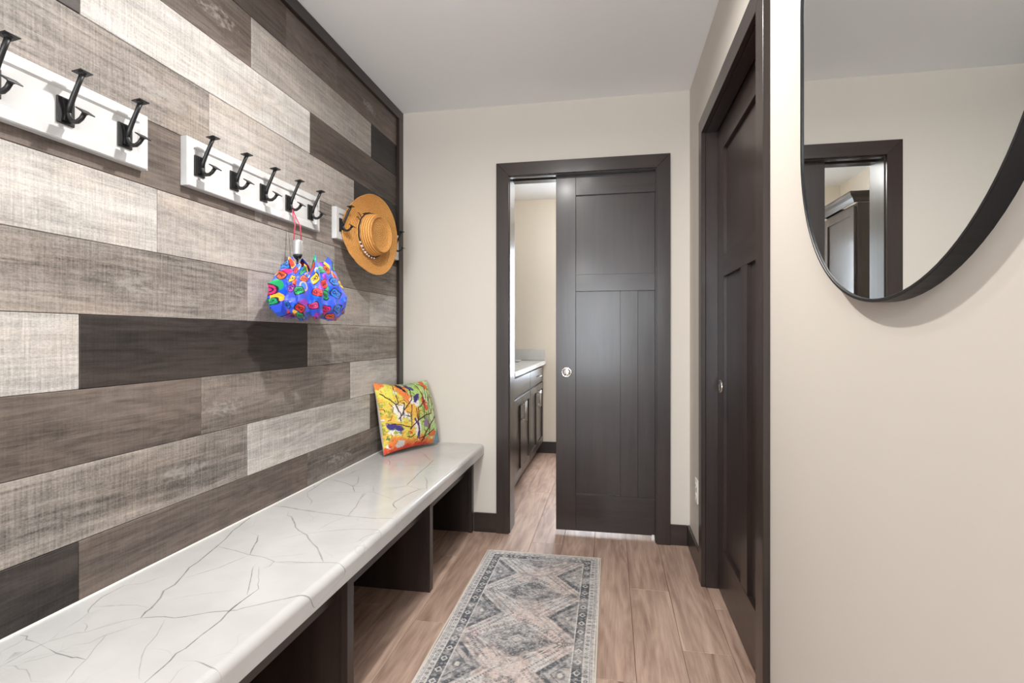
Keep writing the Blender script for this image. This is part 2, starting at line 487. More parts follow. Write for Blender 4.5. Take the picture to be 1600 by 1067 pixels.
VEINS = [
  ([(0.1297,1.2028),(0.1108,1.2427),(0.1077,1.2748),(0.0989,1.3073),(0.0897,1.3414),(0.0777,1.3883),(0.0647,1.4341),(0.0505,1.4695),(0.0371,1.5024),(0.0298,1.5426),(0.0171,1.5889),(0.0072,1.6438)], 2.2, 0.9),
  ([(0.1165,1.2331),(0.1271,1.2088),(0.1386,1.182),(0.1519,1.1499),(0.1516,1.1332),(0.1512,1.117),(0.1719,1.0865),(0.1805,1.0671),(0.1917,1.0405),(0.1933,1.0241),(0.2043,1.0005)], 2.4, 0.85),
  ([(0.1509,0.9443),(0.1662,0.9643),(0.1825,0.9876),(0.2043,1.0005)], 1.3, 0.45),
  ([(0.2043,1.0005),(0.2331,1.01),(0.2511,1.0144),(0.2769,1.014),(0.297,1.0229),(0.3168,1.0362),(0.3326,1.0472),(0.3463,1.0536),(0.3715,1.0616),(0.391,1.069),(0.3962,1.0812)], 1.8, 0.85),
  ([(0.3889,1.0679),(0.3994,1.0813),(0.4225,1.0997),(0.4415,1.1175),(0.4697,1.1385),(0.4913,1.1548)], 1.8, 0.8),
  ([(0.4717,1.1421),(0.4999,1.1655),(0.5095,1.173),(0.5244,1.1805),(0.5372,1.1871),(0.5458,1.1938)], 2.0, 0.9),
  ([(0.1837,0.9889),(0.1644,0.9726),(0.1502,0.947),(0.1411,0.9317),(0.1226,0.9249),(0.1117,0.9048),(0.0979,0.8878)], 1.2, 0.45),
  ([(0.0979,0.8878),(0.0951,0.8748),(0.0951,0.855),(0.0951,0.836),(0.0952,0.8191),(0.0955,0.8041)], 1.5, 0.65),
  ([(0.3729,1.1117),(0.372,1.0852),(0.3754,1.0606),(0.3858,1.0227),(0.3869,0.9905),(0.3869,0.9644),(0.3894,0.9399),(0.3914,0.9185),(0.3865,0.9008),(0.3936,0.8799),(0.3969,0.8592),(0.3986,0.8409),(0.4018,0.8166)], 2.0, 0.95),
  ([(0.3783,1.0502),(0.3751,1.0722),(0.3727,1.1024),(0.3726,1.1346),(0.3725,1.1684)], 2.0, 0.9),
  ([(0.3725,1.1684),(0.3543,1.1896),(0.3178,1.2437),(0.2923,1.2796)], 1.2, 0.5),
  ([(0.277,1.2767),(0.3053,1.2324),(0.3342,1.1859),(0.3496,1.1615),(0.3632,1.1379)], 1.6, 0.8),
  ([(0.1426,1.4823),(0.1691,1.4411),(0.1833,1.4079),(0.2007,1.373),(0.2155,1.3466)], 2.0, 0.95),
  ([(0.0862,1.3821),(0.1176,1.3726),(0.1498,1.3658),(0.1762,1.3574),(0.215,1.3451),(0.2395,1.3425),(0.2651,1.3381),(0.3101,1.319),(0.3175,1.2907),(0.3093,1.2763)], 1.6, 0.65),
  ([(0.2136,1.3427),(0.2074,1.317),(0.1981,1.2882),(0.1915,1.2577),(0.1784,1.2363),(0.1656,1.2155),(0.1578,1.2003)], 1.6, 0.65),
  ([(0.2651,1.3381),(0.2968,1.3475),(0.3342,1.3629),(0.3691,1.3859)], 1.3, 0.4),
  ([(0.3163,1.3101),(0.3668,1.3129),(0.4055,1.3267)], 1.3, 0.5),
  ([(0.3102,1.3156),(0.4007,1.3278),(0.4696,1.3405),(0.502,1.3406),(0.5244,1.3477),(0.5319,1.3413)], 2.2, 0.7),
  ([(0.0073,1.7459),(0.0579,1.7473),(0.1145,1.7314),(0.1763,1.7198),(0.2735,1.7054),(0.3486,1.6951),(0.4352,1.6922),(0.4977,1.7045)], 2.6, 0.6),
  ([(0.1216,1.665),(0.1428,1.6569),(0.1855,1.607),(0.2145,1.5686),(0.2435,1.5425),(0.2912,1.5112),(0.328,1.4703),(0.3774,1.4257),(0.4183,1.3748),(0.4453,1.3406)], 2.6, 0.65),
  ([(0.3521,2.5405),(0.3569,2.4727),(0.3626,2.4155),(0.366,2.3468),(0.3692,2.2818),(0.3775,2.215),(0.3824,2.1513),(0.3885,2.0912)], 2.8, 0.75),
  ([(0.2566,2.663),(0.2987,2.5948),(0.3343,2.5372)], 2.4, 0.55),
  ([(0.16,2.3779),(0.2248,2.3971),(0.2873,2.4231),(0.3529,2.4425),(0.4089,2.4705)], 2.2, 0.4),
  ([(0.4631,2.047),(0.4451,1.9984),(0.4371,1.9582),(0.4328,1.9109),(0.428,1.8743),(0.4316,1.849),(0.4472,1.8224),(0.467,1.8015)], 2.6, 0.8),
  ([(0.4154,2.2342),(0.4412,2.1853),(0.4595,2.143),(0.4713,2.1012),(0.4924,2.0465)], 2.2, 0.6),
  ([(0.1289,2.4991),(0.1563,2.458),(0.1807,2.3889)], 2.4, 0.65),
  ([(0.3885,2.0912),(0.4308,2.0671),(0.4631,2.047),(0.4854,2.0615)], 2.0, 0.4),
  ([(0.5031,2.5339),(0.5084,2.5293),(0.5287,2.5331)], 2.2, 0.9),
  ([(0.5095,1.97),(0.5202,1.9764)], 2, 0.5),
  ([(0.5031,2.0867),(0.518,2.0746)], 2, 0.5),
  ([(0.0413,1.752),(0.092,1.7408),(0.1371,1.7259),(0.194,1.7246)], 2.4, 0.6),
  ([(0.0395,1.9216),(0.0318,1.99),(0.0216,2.0627),(0.0146,2.1564)], 2.2, 0.6),
  ([(-0.0027,2.0305),(0.0318,1.99)], 2.0, 0.5),
  ([(0.0318,1.99),(0.0674,1.9771)], 1.8, 0.4),
  ([(0.0259,2.121),(0.0822,2.0952),(0.1401,2.0639),(0.1764,2.0367),(0.1714,2.0905),(0.1297,2.1777)], 2.2, 0.55),
  ([(0.1764,2.0367),(0.2209,1.9614)], 2.2, 0.7),
  ([(0.0395,1.9216),(0.0711,1.8735),(0.1191,1.8255),(0.1361,1.7854)], 1.8, 0.4),
  ([(0.0664,2.2046),(0.0684,2.2778)], 2.2, 0.6),
  ([(0.3322,1.6976),(0.3175,1.6628),(0.3055,1.6253),(0.3012,1.5659)], 1.8, 0.35),
  ([(0.3167,1.5449),(0.3585,1.5645),(0.4094,1.586),(0.4851,1.596),(0.5031,1.5875),(0.517,1.5785)], 1.8, 0.5),
  ([(0.4999,1.586),(0.4871,1.5527),(0.4732,1.5316),(0.4719,1.4983),(0.4625,1.4823)], 1.8, 0.45),
  ([(0.3322,1.6976),(0.318,1.7575),(0.3119,1.797),(0.2852,1.8787)], 2.4, 0.5),
  ([(0.2587,2.052),(0.2948,1.9751)], 2.0, 0.4),
  ([(0.2324,1.4685),(0.2654,1.512),(0.3188,1.5413)], 1.6, 0.4),
  ([(0.1153,1.9418),(0.2948,1.9751),(0.4097,1.9018)], 1.8, 0.35),
  ([(0.5116,1.7035),(0.5362,1.7028)], 2.0, 0.7),
  ([(0.0331,1.1051),(0.0321,1.0624),(0.0416,1.0408),(0.049,1.0237),(0.06,1.0058),(0.0711,0.9962)], 1.7, 0.65),
  ([(0.0568,1.0211),(0.089,1.0331),(0.1276,1.0423)], 1.2, 0.45),
  ([(0.0711,0.9962),(0.0806,0.9661),(0.0842,0.9383)], 1.2, 0.45),
  ([(0.1114,0.9574),(0.1233,0.949),(0.1343,0.9338)], 1.4, 0.55),
  ([(0.0173,0.8971),(0.0352,0.8971),(0.0463,0.8862),(0.0715,0.8829)], 1.8, 0.7),
  ([(0.0229,0.9064),(0.0179,0.9401)], 1.2, 0.4),
  ([(0.042,0.8422),(0.0448,0.8701),(0.0402,0.8867)], 1.4, 0.5),
  ([(0.1348,0.8654),(0.1555,0.8589),(0.1797,0.8561),(0.2003,0.8527),(0.2073,0.8554),(0.2308,0.8527)], 1.7, 0.85),
  ([(0.0733,0.8832),(0.1217,0.869)], 1.2, 0.35),
  ([(0.1039,0.8083),(0.1187,0.8125),(0.1368,0.8051),(0.1528,0.8067),(0.1729,0.796),(0.1982,0.7805)], 1.3, 0.4),
  ([(0.215,0.959),(0.1906,0.9325),(0.1852,0.8992),(0.1595,0.8867)], 1.2, 0.4),
  ([(0.1906,0.9325),(0.2094,0.8929),(0.2315,0.8556),(0.2429,0.8221),(0.2509,0.8105),(0.2607,0.7896)], 1.3, 0.45),
  ([(0.1188,0.8207),(0.1393,0.8357),(0.1551,0.8559),(0.1621,0.881)], 1.2, 0.4),
  ([(0.0879,0.9151),(0.0949,0.9033)], 1.4, 0.55),
  ([(0.0884,0.8151),(0.0726,0.8464),(0.0951,0.836)], 1.2, 0.4),
  ([(0.2667,0.9981),(0.2873,0.9624),(0.2952,0.9497),(0.3102,0.9077),(0.3279,0.8818),(0.3567,0.848),(0.3807,0.8232)], 1.4, 0.45),
  ([(0.1838,0.9152),(0.195,0.9311),(0.209,0.9624),(0.2269,0.9907)], 1.2, 0.35),
  ([(0.443,0.8871),(0.4616,0.8827),(0.4871,0.8748),(0.5009,0.8754)], 2.0, 0.7),
  ([(0.5009,0.8754),(0.5116,0.8761),(0.5234,0.8761)], 1.5, 0.35),
  ([(0.4344,0.8549),(0.4456,0.8247)], 1.6, 0.6),
  ([(0.0625,1.0222),(0.1108,1.0397),(0.1475,1.0465),(0.1824,1.0416)], 1.2, 0.4),
  ([(0.2091,1.0903),(0.2251,1.1024),(0.2567,1.1207),(0.2977,1.1409)], 1.2, 0.35),
  ([(0.0381,1.0437),(0.033,1.0668),(0.0314,1.1242),(0.0684,1.1412),(0.0863,1.1866)], 1.2, 0.4),
]

# ================================================================ the setting
A, D, CZ = 0.419, 2.972, 2.44          # right wall, back wall, ceiling
XP = -1.222                            # face of the planks
XL = -1.236                            # drywall behind the planks
HY = -2.6                              # rear end of the hall
BXL, BXR, BYB = -1.18, 1.25, 5.08      # bathroom
OPL, OPR, OPT = -0.562, 0.240, 2.028   # back door opening
RY0, RY1 = 1.592, 2.485                # right door opening

# floor with its planks
fl = B('floor', M['subfloor'], None, -1.40, 1.40, -2.75, 5.25, -0.06, -0.0085)
tag(fl, 'light brown oak plank floor running from hall into bathroom', 'floor', kind='structure')
PW = 0.169
joints = {1: 2.418, 2: 1.975, 0: 1.763, -4: 1.995, 3: 2.30, -1: 2.52, -2: 2.86, -3: 1.35}
for k in range(-8, 8):
    x0 = -0.0845 + PW * k; x1 = x0 + PW
    L = 1.22
    ys = joints.get(k, random.uniform(1.3, 2.5))
    while ys > -2.7: ys -= L
    y = ys
    while y < 5.2:
        y0, y1 = max(y, -2.72), min(y + L, 5.2)
        # keep to the rooms
        xa, xb = max(x0, -1.30), min(x1, 1.30)
        inside = (y1 > D and xb > BXL - 0.05) or xa < A + 0.16
        if xb - xa > 0.02 and y1 - y0 > 0.05 and inside:
            B('plank', M['floor'], fl, xa + 0.0006, xb - 0.0006, y0 + 0.0006, y1 - 0.0006, -0.0085, 0.0, bev=0.0012, origin=(xa, y0, 0))
        y += L

ce = B('ceiling', M['ceiling'], None, -1.40, 1.40, -2.75, 5.25, CZ, CZ + 0.08)
tag(ce, 'plain pale grey painted ceiling', 'ceiling', kind='structure')

# left wall with its plank cladding
wl = B('wall_left', M['plankback'], None, XL - 0.10, XL, -2.70, D + 0.13, 0, CZ)
tag(wl, 'accent wall clad in mixed grey and brown weathered planks', 'wall', kind='structure')
LIGHT = srgb(206, 200, 194); LMID = srgb(182, 173, 165); MID = srgb(163, 152, 143); GREY = srgb(146, 134, 125)
BROWN = srgb(118, 104, 95); DBROWN = srgb(98, 85, 77); DARK = srgb(68, 60, 56); BLACK = srgb(56, 51, 48)
SE = [0.29, 0.467, 0.643, 0.822, 0.998, 1.174, 1.351, 1.526, 1.703, 1.877, 2.051, 2.229, 2.400]
ROWS = {
 0: [(-9, 9, DBROWN)],
 1: [(-9, 1.035, DARK), (1.035, 1.99, BROWN), (1.99, 9, GREY, 2.25, .10, .20)],
 2: [(-9, 0.67, BROWN), (0.67, 1.623, MID, 1.36, .085, .16), (1.623, 2.563, LIGHT), (2.563, 9, BROWN)],
 3: [(-9, .46, MID), (.46, 1.414, BROWN), (1.414, 2.355, GREY, 1.50, .07, .18), (2.355, 9, LIGHT)],
 4: [(-9, 1.037, LIGHT), (1.037, 1.99, DARK), (1.99, 9, MID, 2.6, .06, .18)],
 5: [(-9, .67, BROWN), (.67, 1.623, MID, 1.19, .085, .16), (1.623, 2.563, LMID), (2.563, 9, LIGHT)],
 6: [(-9, .30, MID), (.30, 1.254, LIGHT), (1.254, 2.205, LMID), (2.205, 9, GREY)],
 7: [(-9, .72, MID), (.72, 1.66, BROWN), (1.66, 2.39, GREY), (2.39, 9, DARK)],
 8: [(-9, .50, LMID), (.50, 1.446, MID, 1.27, .09, .16), (1.446, 2.39, LMID), (2.39, 9, BLACK)],
 9: [(-9, 1.038, DARK), (1.038, 2.006, LIGHT), (2.006, 9, DBROWN)],
 10: [(-9, .69, LIGHT), (.69, 1.642, BROWN, 1.48, .09, .14), (1.642, 2.578, LMID), (2.578, 9, BLACK)],
 11: [(-9, .9, DBROWN), (.9, 1.842, DBROWN), (1.842, 2.221, BROWN), (2.221, 9, BROWN, 2.55, .07, .12)],
}
def add_plank(y0, y1, z0, z1, tone, wear=None):
    o = B('plank', M['plank'], wl, XL, XP + random.uniform(-0.0006, 0.0006), y0 + 0.0005, y1 - 0.0005, z0 + 0.0006, z1 - 0.0006, bev=0.0014, origin=(XL, y0, z0))
    g_ = sum(tone) / 3; o['tone'] = [float(0.80 * (0.75 * c + 0.25 * g_)) for c in tone]
    lum = sum(tone) / 3
    o['saw'] = 0.62 if lum > 0.32 else (0.50 if lum > 0.2 else 0.25)
    o['contrast'] = 0.95 if lum > 0.4 else (1.45 if lum > 0.1 else 1.5)
    o['wear_y'] = float(wear[0] - y0) if wear else -50.0
    o['wear_z'] = float(wear[1]) if wear else 0.0
    o['wear_len'] = float(wear[2]) if wear else 0.1
    return o
Y_A, Y_B = -0.75, D - 0.02
for r, items in ROWS.items():
    for it in items:
        y0, y1 = max(it[0], Y_A), min(it[1], Y_B)
        if y1 - y0 < 0.02: continue
        add_plank(y0, y1, SE[r], SE[r + 1], it[2], it[3:] if len(it) > 3 else None)

tr = thing('trim_1', (0, 0, 0), 'dark wood trim board along ceiling above plank wall', 'trim', kind='structure')
B('trim_board', M['woodY'], tr, XL, XP + 0.017, Y_A, D - 0.001, 2.386, CZ - 0.001, bev=0.0015)
tr = thing('trim_2', (0, 0, 0), 'dark wood corner trim between plank wall and beige back wall', 'trim', kind='structure')
B('trim_board', M['woodZ'], tr, XL, XP + 0.017, D - 0.062, D - 0.001, 0.503, 2.3855, bev=0.0015)

# back wall: two skins with a pocket for the sliding door
wb = thing('wall_back', (0, D, 0), 'beige back wall around the pocket door', 'wall', kind='structure')
DW = 0.145
F1, F2 = D + 0.018, D + DW - 0.018
m = MB()
m.box(XL - 0.1, OPL - 0.019, D, D + DW, 0, CZ)
m.box(OPL - 0.019, OPR + 0.019, D, F1, OPT + 0.019, CZ).box(OPL - 0.019, OPR + 0.019, F2, D + DW, OPT + 0.019, CZ)
m.box(OPR + 0.019, A + 0.2, D, F1, 0, CZ)
m.box(OPR + 0.019, 1.40, F2, D + DW, 0, CZ).box(A + 0.2, 1.40, D, F2, 0, CZ)
m.build('wall_panel', M['wall'], wb)

# right wall with its own pocket
wr = thing('wall_right', (A, 0, 0), 'beige right wall with pocket door and black mirror', 'wall', kind='structure')
m = MB()
m.box(A, A + 0.13, RY1 + 0.019, D, 0, CZ)
m.box(A, A + 0.13, RY0 - 0.019, RY1 + 0.019, OPT + 0.019, CZ)
m.box(A, A + 0.018, -2.70, RY0 - 0.019, 0, CZ).box(A + 0.112, A + 0.13, -2.70, RY0 - 0.019, 0, CZ)
m.build('wall_panel', M['wall'], wr)
B('backing_board', M['shade'], wr, A + 0.13, A + 0.145, -2.70, D, 0, CZ)

wf = thing('wall_front', (0, HY, 0), 'beige wall behind the viewer with a large window opening', 'wall', kind='structure')
m = MB()
m.box(-1.34, -0.90, HY - 0.12, HY, 0, CZ).box(0.30, A + 0.145, HY - 0.12, HY, 0, CZ).box(-0.90, 0.30, HY - 0.12, HY, 2.12, CZ).box(-0.90, 0.30, HY - 0.12, HY, 0, 0.38)
m.build('wall_panel', M['wall'], wf)

# bathroom shell
w = B('wall_bathroom_left', M['bathwall'], None, BXL - 0.08, BXL, D + DW, 5.2, 0, CZ); tag(w, 'beige bathroom wall behind the vanity', 'wall', kind='structure')
w = B('wall_bathroom_right', M['bathwall'], None, BXR, BXR + 0.08, D + DW, 5.2, 0, CZ); tag(w, 'beige bathroom wall opposite the vanity', 'wall', kind='structure')
BW = dict(x0=-0.485, x1=0.19, z0=0.70, z1=2.0)
m = MB()
m.box(BXL - .08, BW['x0'], BYB, BYB + 0.12, 0, CZ).box(BW['x1'], BXR + .08, BYB, BYB + 0.12, 0, CZ)
m.box(BW['x0'], BW['x1'], BYB, BYB + 0.12, 0, BW['z0']).box(BW['x0'], BW['x1'], BYB, BYB + 0.12, BW['z1'], CZ)
w = m.build('wall_bathroom_back', M['bathwall'], None); tag(w, 'beige far bathroom wall seen through the doorway', 'wall', kind='structure')
wn = thing('window_1', (-0.15, BYB, BW['z0']), 'white framed bathroom window in far wall', 'window', kind='structure')
m = MB()
m.box(BW['x0'], BW['x0'] + .04, BYB + .03, BYB + .09, BW['z0'], BW['z1'], .003).box(BW['x1'] - .04, BW['x1'], BYB + .03, BYB + .09, BW['z0'], BW['z1'], .003)
m.box(BW['x0'] + .04, BW['x1'] - .04, BYB + .03, BYB + .09, BW['z0'], BW['z0'] + .04, .003).box(BW['x0'] + .04, BW['x1'] - .04, BYB + .03, BYB + .09, BW['z1'] - .04, BW['z1'], .003)
m.build('window_frame', M['white'], wn)
B('pane', M['glass'], wn, BW['x0'] + .04, BW['x1'] - .04, BYB + .058, BYB + .062, BW['z0'] + .04, BW['z1'] - .04)

# baseboards
BH = 0.109
def base(name, label, *d, axis='X'):
    o = B(name, M['wood' + axis], None, *d, 0.0, BH, bev=0.002); tag(o, label, 'baseboard', kind='structure')
base('baseboard_back_left', 'short dark baseboard between bench end and pocket door casing', -0.773, -0.6375, D - 0.013, D)
base('baseboard_back_right', 'short dark baseboard right of the pocket door casing', 0.3125, A - 0.014, D - 0.013, D)
base('baseboard_right', 'dark baseboard on right wall beside the corner', A - 0.013, A, 2.565, D, axis='Y')
base('baseboard_right_front', 'dark baseboard on right wall under the mirror', A - 0.013, A, -2.59, RY0 - 0.078, axis='Y')
base('baseboard_bathroom', 'dark baseboard on far bathroom wall', -0.70, BXR, BYB - 0.013, BYB)

# ---------------------------------------------------------------- casings and jambs
CW, CT = 0.072, 0.019
def casing(name, label, plane, lo, hi, top, sign, kind):
    """mitred flat casing round an opening. plane 'Y' (back wall) or 'X' (right wall)"""
    org = ((lo + hi) / 2, D, 0) if plane == 'Y' else (A, (lo + hi) / 2, 0)
    t = thing(name, org, label, 'door casing', kind='structure')
    if plane == 'Y': fn = lambda p, q, a: (p, D - a, q)
    else: fn = lambda p, q, a: (A - a, p, q)
    hd, lg = ('woodX', 'woodZ') if plane == 'Y' else ('woodY', 'woodZ')
    def pc(nm, outl, mat):
        mb = MB().prism(outl, fn, 0.0, CT)
        bmesh.ops.bevel(mb.bm, geom=mb.bm.edges[:], offset=0.0012, segments=1, affect='EDGES')
        mb.build(nm, M[mat], t)
    rv = 0.005
    a, b, c = lo - rv, hi + rv, top + rv
    pc('casing_head', [(a, c), (b, c), (b + CW, c + CW), (a - CW, c + CW)], hd)
    pc('casing_leg', [(a - CW, 0), (a, 0), (a, c), (a - CW, c + CW)], lg)
    pc('casing_leg', [(b, 0), (b + CW, 0), (b + CW, c + CW), (b, c)], lg)
    return t
c1 = casing('trim_3', 'dark mitred door casing framing the back pocket doorway', 'Y', OPL, OPR, OPT, 1, 'structure')
J = 0.018
DY0, DY1 = D + 0.042, D + 0.078      # door leaf
m = MB(); m.box(OPL - J, OPL, D, D + DW, 0, OPT + J, .001); m.build('jamb', M['woodZ'], c1)
B('split_jamb', M['woodZ'], c1, OPR, OPR + J, D, DY0 - 0.006, 0, OPT, bev=.001)
B('split_jamb', M['woodZ'], c1, OPR, OPR + J, DY1 + 0.006, D + DW, 0, OPT, bev=.001)
B('split_head_jamb', M['woodX'], c1, OPL, OPR + J, D, DY0 - 0.004, OPT, OPT + J, bev=.001)
B('split_head_jamb', M['woodX'], c1, OPL, OPR + J, DY1 + 0.004, D + DW, OPT, OPT + J, bev=.001)
B('door_track', M['shade'], c1, OPL, OPR + 0.6, DY0 - 0.003, DY1 + 0.003, OPT + 0.05, OPT + 0.062)
# bathroom side casing
m = MB()
for (x0, x1, z0, z1) in ((OPL - .077, OPL - .005, 0, OPT + .077), (OPR + .005, OPR + .077, 0, OPT + .077), (OPL - .005, OPR + .005, OPT + .005, OPT + .077)):
    m.box(x0, x1, D + DW, D + DW + CT, z0, z1, .0012)
m.build('rear_casing', M['woodZ'], c1)

c2 = casing('trim_4', 'dark mitred door casing on right wall before the mirror', 'X', RY0, RY1, OPT, 1, 'structure')
RX0, RX1 = A + 0.050, A + 0.086
B('jamb', M['woodZ'], c2, A, A + 0.13, RY1, RY1 + J, 0, OPT + J, bev=.001)
B('split_jamb', M['woodZ'], c2, A, RX0 - 0.006, RY0 - J, RY0, 0, OPT, bev=.001)
B('split_jamb', M['woodZ'], c2, RX1 + 0.006, A + 0.13, RY0 - J, RY0, 0, OPT, bev=.001)
B('split_head_jamb', M['woodY'], c2, A, RX0 - 0.004, RY0 - J, RY1, OPT, OPT + J, bev=.001)
B('split_head_jamb', M['woodY'], c2, RX1 + 0.004, A + 0.13, RY0 - J, RY1, OPT, OPT + J, bev=.001)

# ---------------------------------------------------------------- three panel pocket doors
def panel_door(name, label, plane, lead, width, sgn, face, back, zb, zt, pull_z):
    """lead: coordinate of the leading edge, the leaf runs on by sgn*width; face/back: depth coordinates"""
    org = (lead + sgn * width / 2, (face + back) / 2, zb) if plane == 'Y' else ((face + back) / 2, lead + sgn * width / 2, zb)
    t = thing(name, org, label, 'door', kind='structure')
    h = 'X' if plane == 'Y' else 'Y'
    def piece(nm, a0, a1, z0, z1, mat, inset=0.0, bev=0.0012):
        p0, p1 = sorted((lead + sgn * a0, lead + sgn * a1))
        s = 1 if back > face else -1
        f0, f1 = sorted((face + s * inset, back - s * inset))
        if plane == 'Y': return B(nm, M[mat], t, p0, p1, f0, f1, z0, z1, bev=bev)
        return B(nm, M[mat], t, f0, f1, p0, p1, z0, z1, bev=bev)
    st = 0.112; mu = 0.096
    r_b, r_m0, r_m1, r_t = zb + 0.205, 1.375, 1.470, 1.918
    inner = width - 2 * st; pw = (inner - mu) / 2
    piece('stile', 0, st, zb, zt, 'woodZ'); piece('stile', width - st, width, zb, zt, 'woodZ')
    piece('bottom_rail', st, width - st, zb, r_b, 'wood' + h)
    piece('lock_rail', st, width - st, r_m0, r_m1, 'wood' + h)
    piece('top_rail', st, width - st, r_t, zt, 'wood' + h)
    piece('mullion', st + pw, st + pw + mu, r_b, r_m0, 'woodZ')
    piece('panel', st, st + inner, r_m1, r_t, 'woodZ', 0.014, 0)
    piece('panel', st, st + pw, r_b, r_m0, 'woodZ', 0.014, 0)
    piece('panel', st + pw + mu, st + inner, r_b, r_m0, 'woodZ', 0.014, 0)
    # round flush pull
    s = -1 if back > face else 1
    c = lead + sgn * 0.060
    o = (c, face, pull_z) if plane == 'Y' else (face, c, pull_z)
    ax = (0, s, 0) if plane == 'Y' else (s, 0, 0)
    prof = [(0.0285, -0.004), (0.0295, 0.001), (0.0285, 0.0035), (0.0255, 0.0045), (0.0225, 0.0035), (0.0215, 0.001), (0.0205, 0.0008), (0.0195, 0.0022), (0.015, 0.0034), (0.007, 0.0044), (0.002, 0.0046)]
    MB().lathe(prof, o, ax, 36).build('flush_pull', M['chrome'], t)
    return t
d1 = panel_door('door_1', 'dark three panel pocket door half open before the bathroom', 'Y', -0.304, 0.812, 1, DY0, DY1, 0.024, OPT + 0.045, 0.918)
MB().box(OPR - 0.016, OPR - 0.002, DY0 - 0.012, DY0 - 0.002, 0.0, 0.030, .002).box(OPR - 0.016, OPR - 0.002, DY0 - 0.012, DY1, 0.0, 0.005).build('floor_guide', M['plastic'], c1)
d2 = panel_door('door_2', 'dark three panel pocket door closed in the right wall', 'X', RY1 - 0.006, 0.92, -1, RX0, RX1, 0.012, OPT + 0.045, 0.905)

# ---------------------------------------------------------------- outlet
t = thing('wall_outlet', (A, 2.722, 0.365), 'white outlet cover low on right wall near the corner', 'outlet')
B('cover_plate', M['plastic'], t, A - 0.006, A, 2.688, 2.758, 0.307, 0.423, bev=.002)
for z in (0.339, 0.391):
    q = MB().lathe([(0.0165, 0), (0.0165, 0.0075), (0.0155, 0.0085)], (A - 0.0005, 2.723, z), (-1, 0, 0), 20).build('socket_face', M['plastic'], t)
    mm = MB()
    for dy in (-0.006, 0.006): mm.box(A - 0.0095, A - 0.0085, 2.723 + dy - .001, 2.723 + dy + .001, z - .004, z + .006)
    mm.build('slots', M['slot'], q)

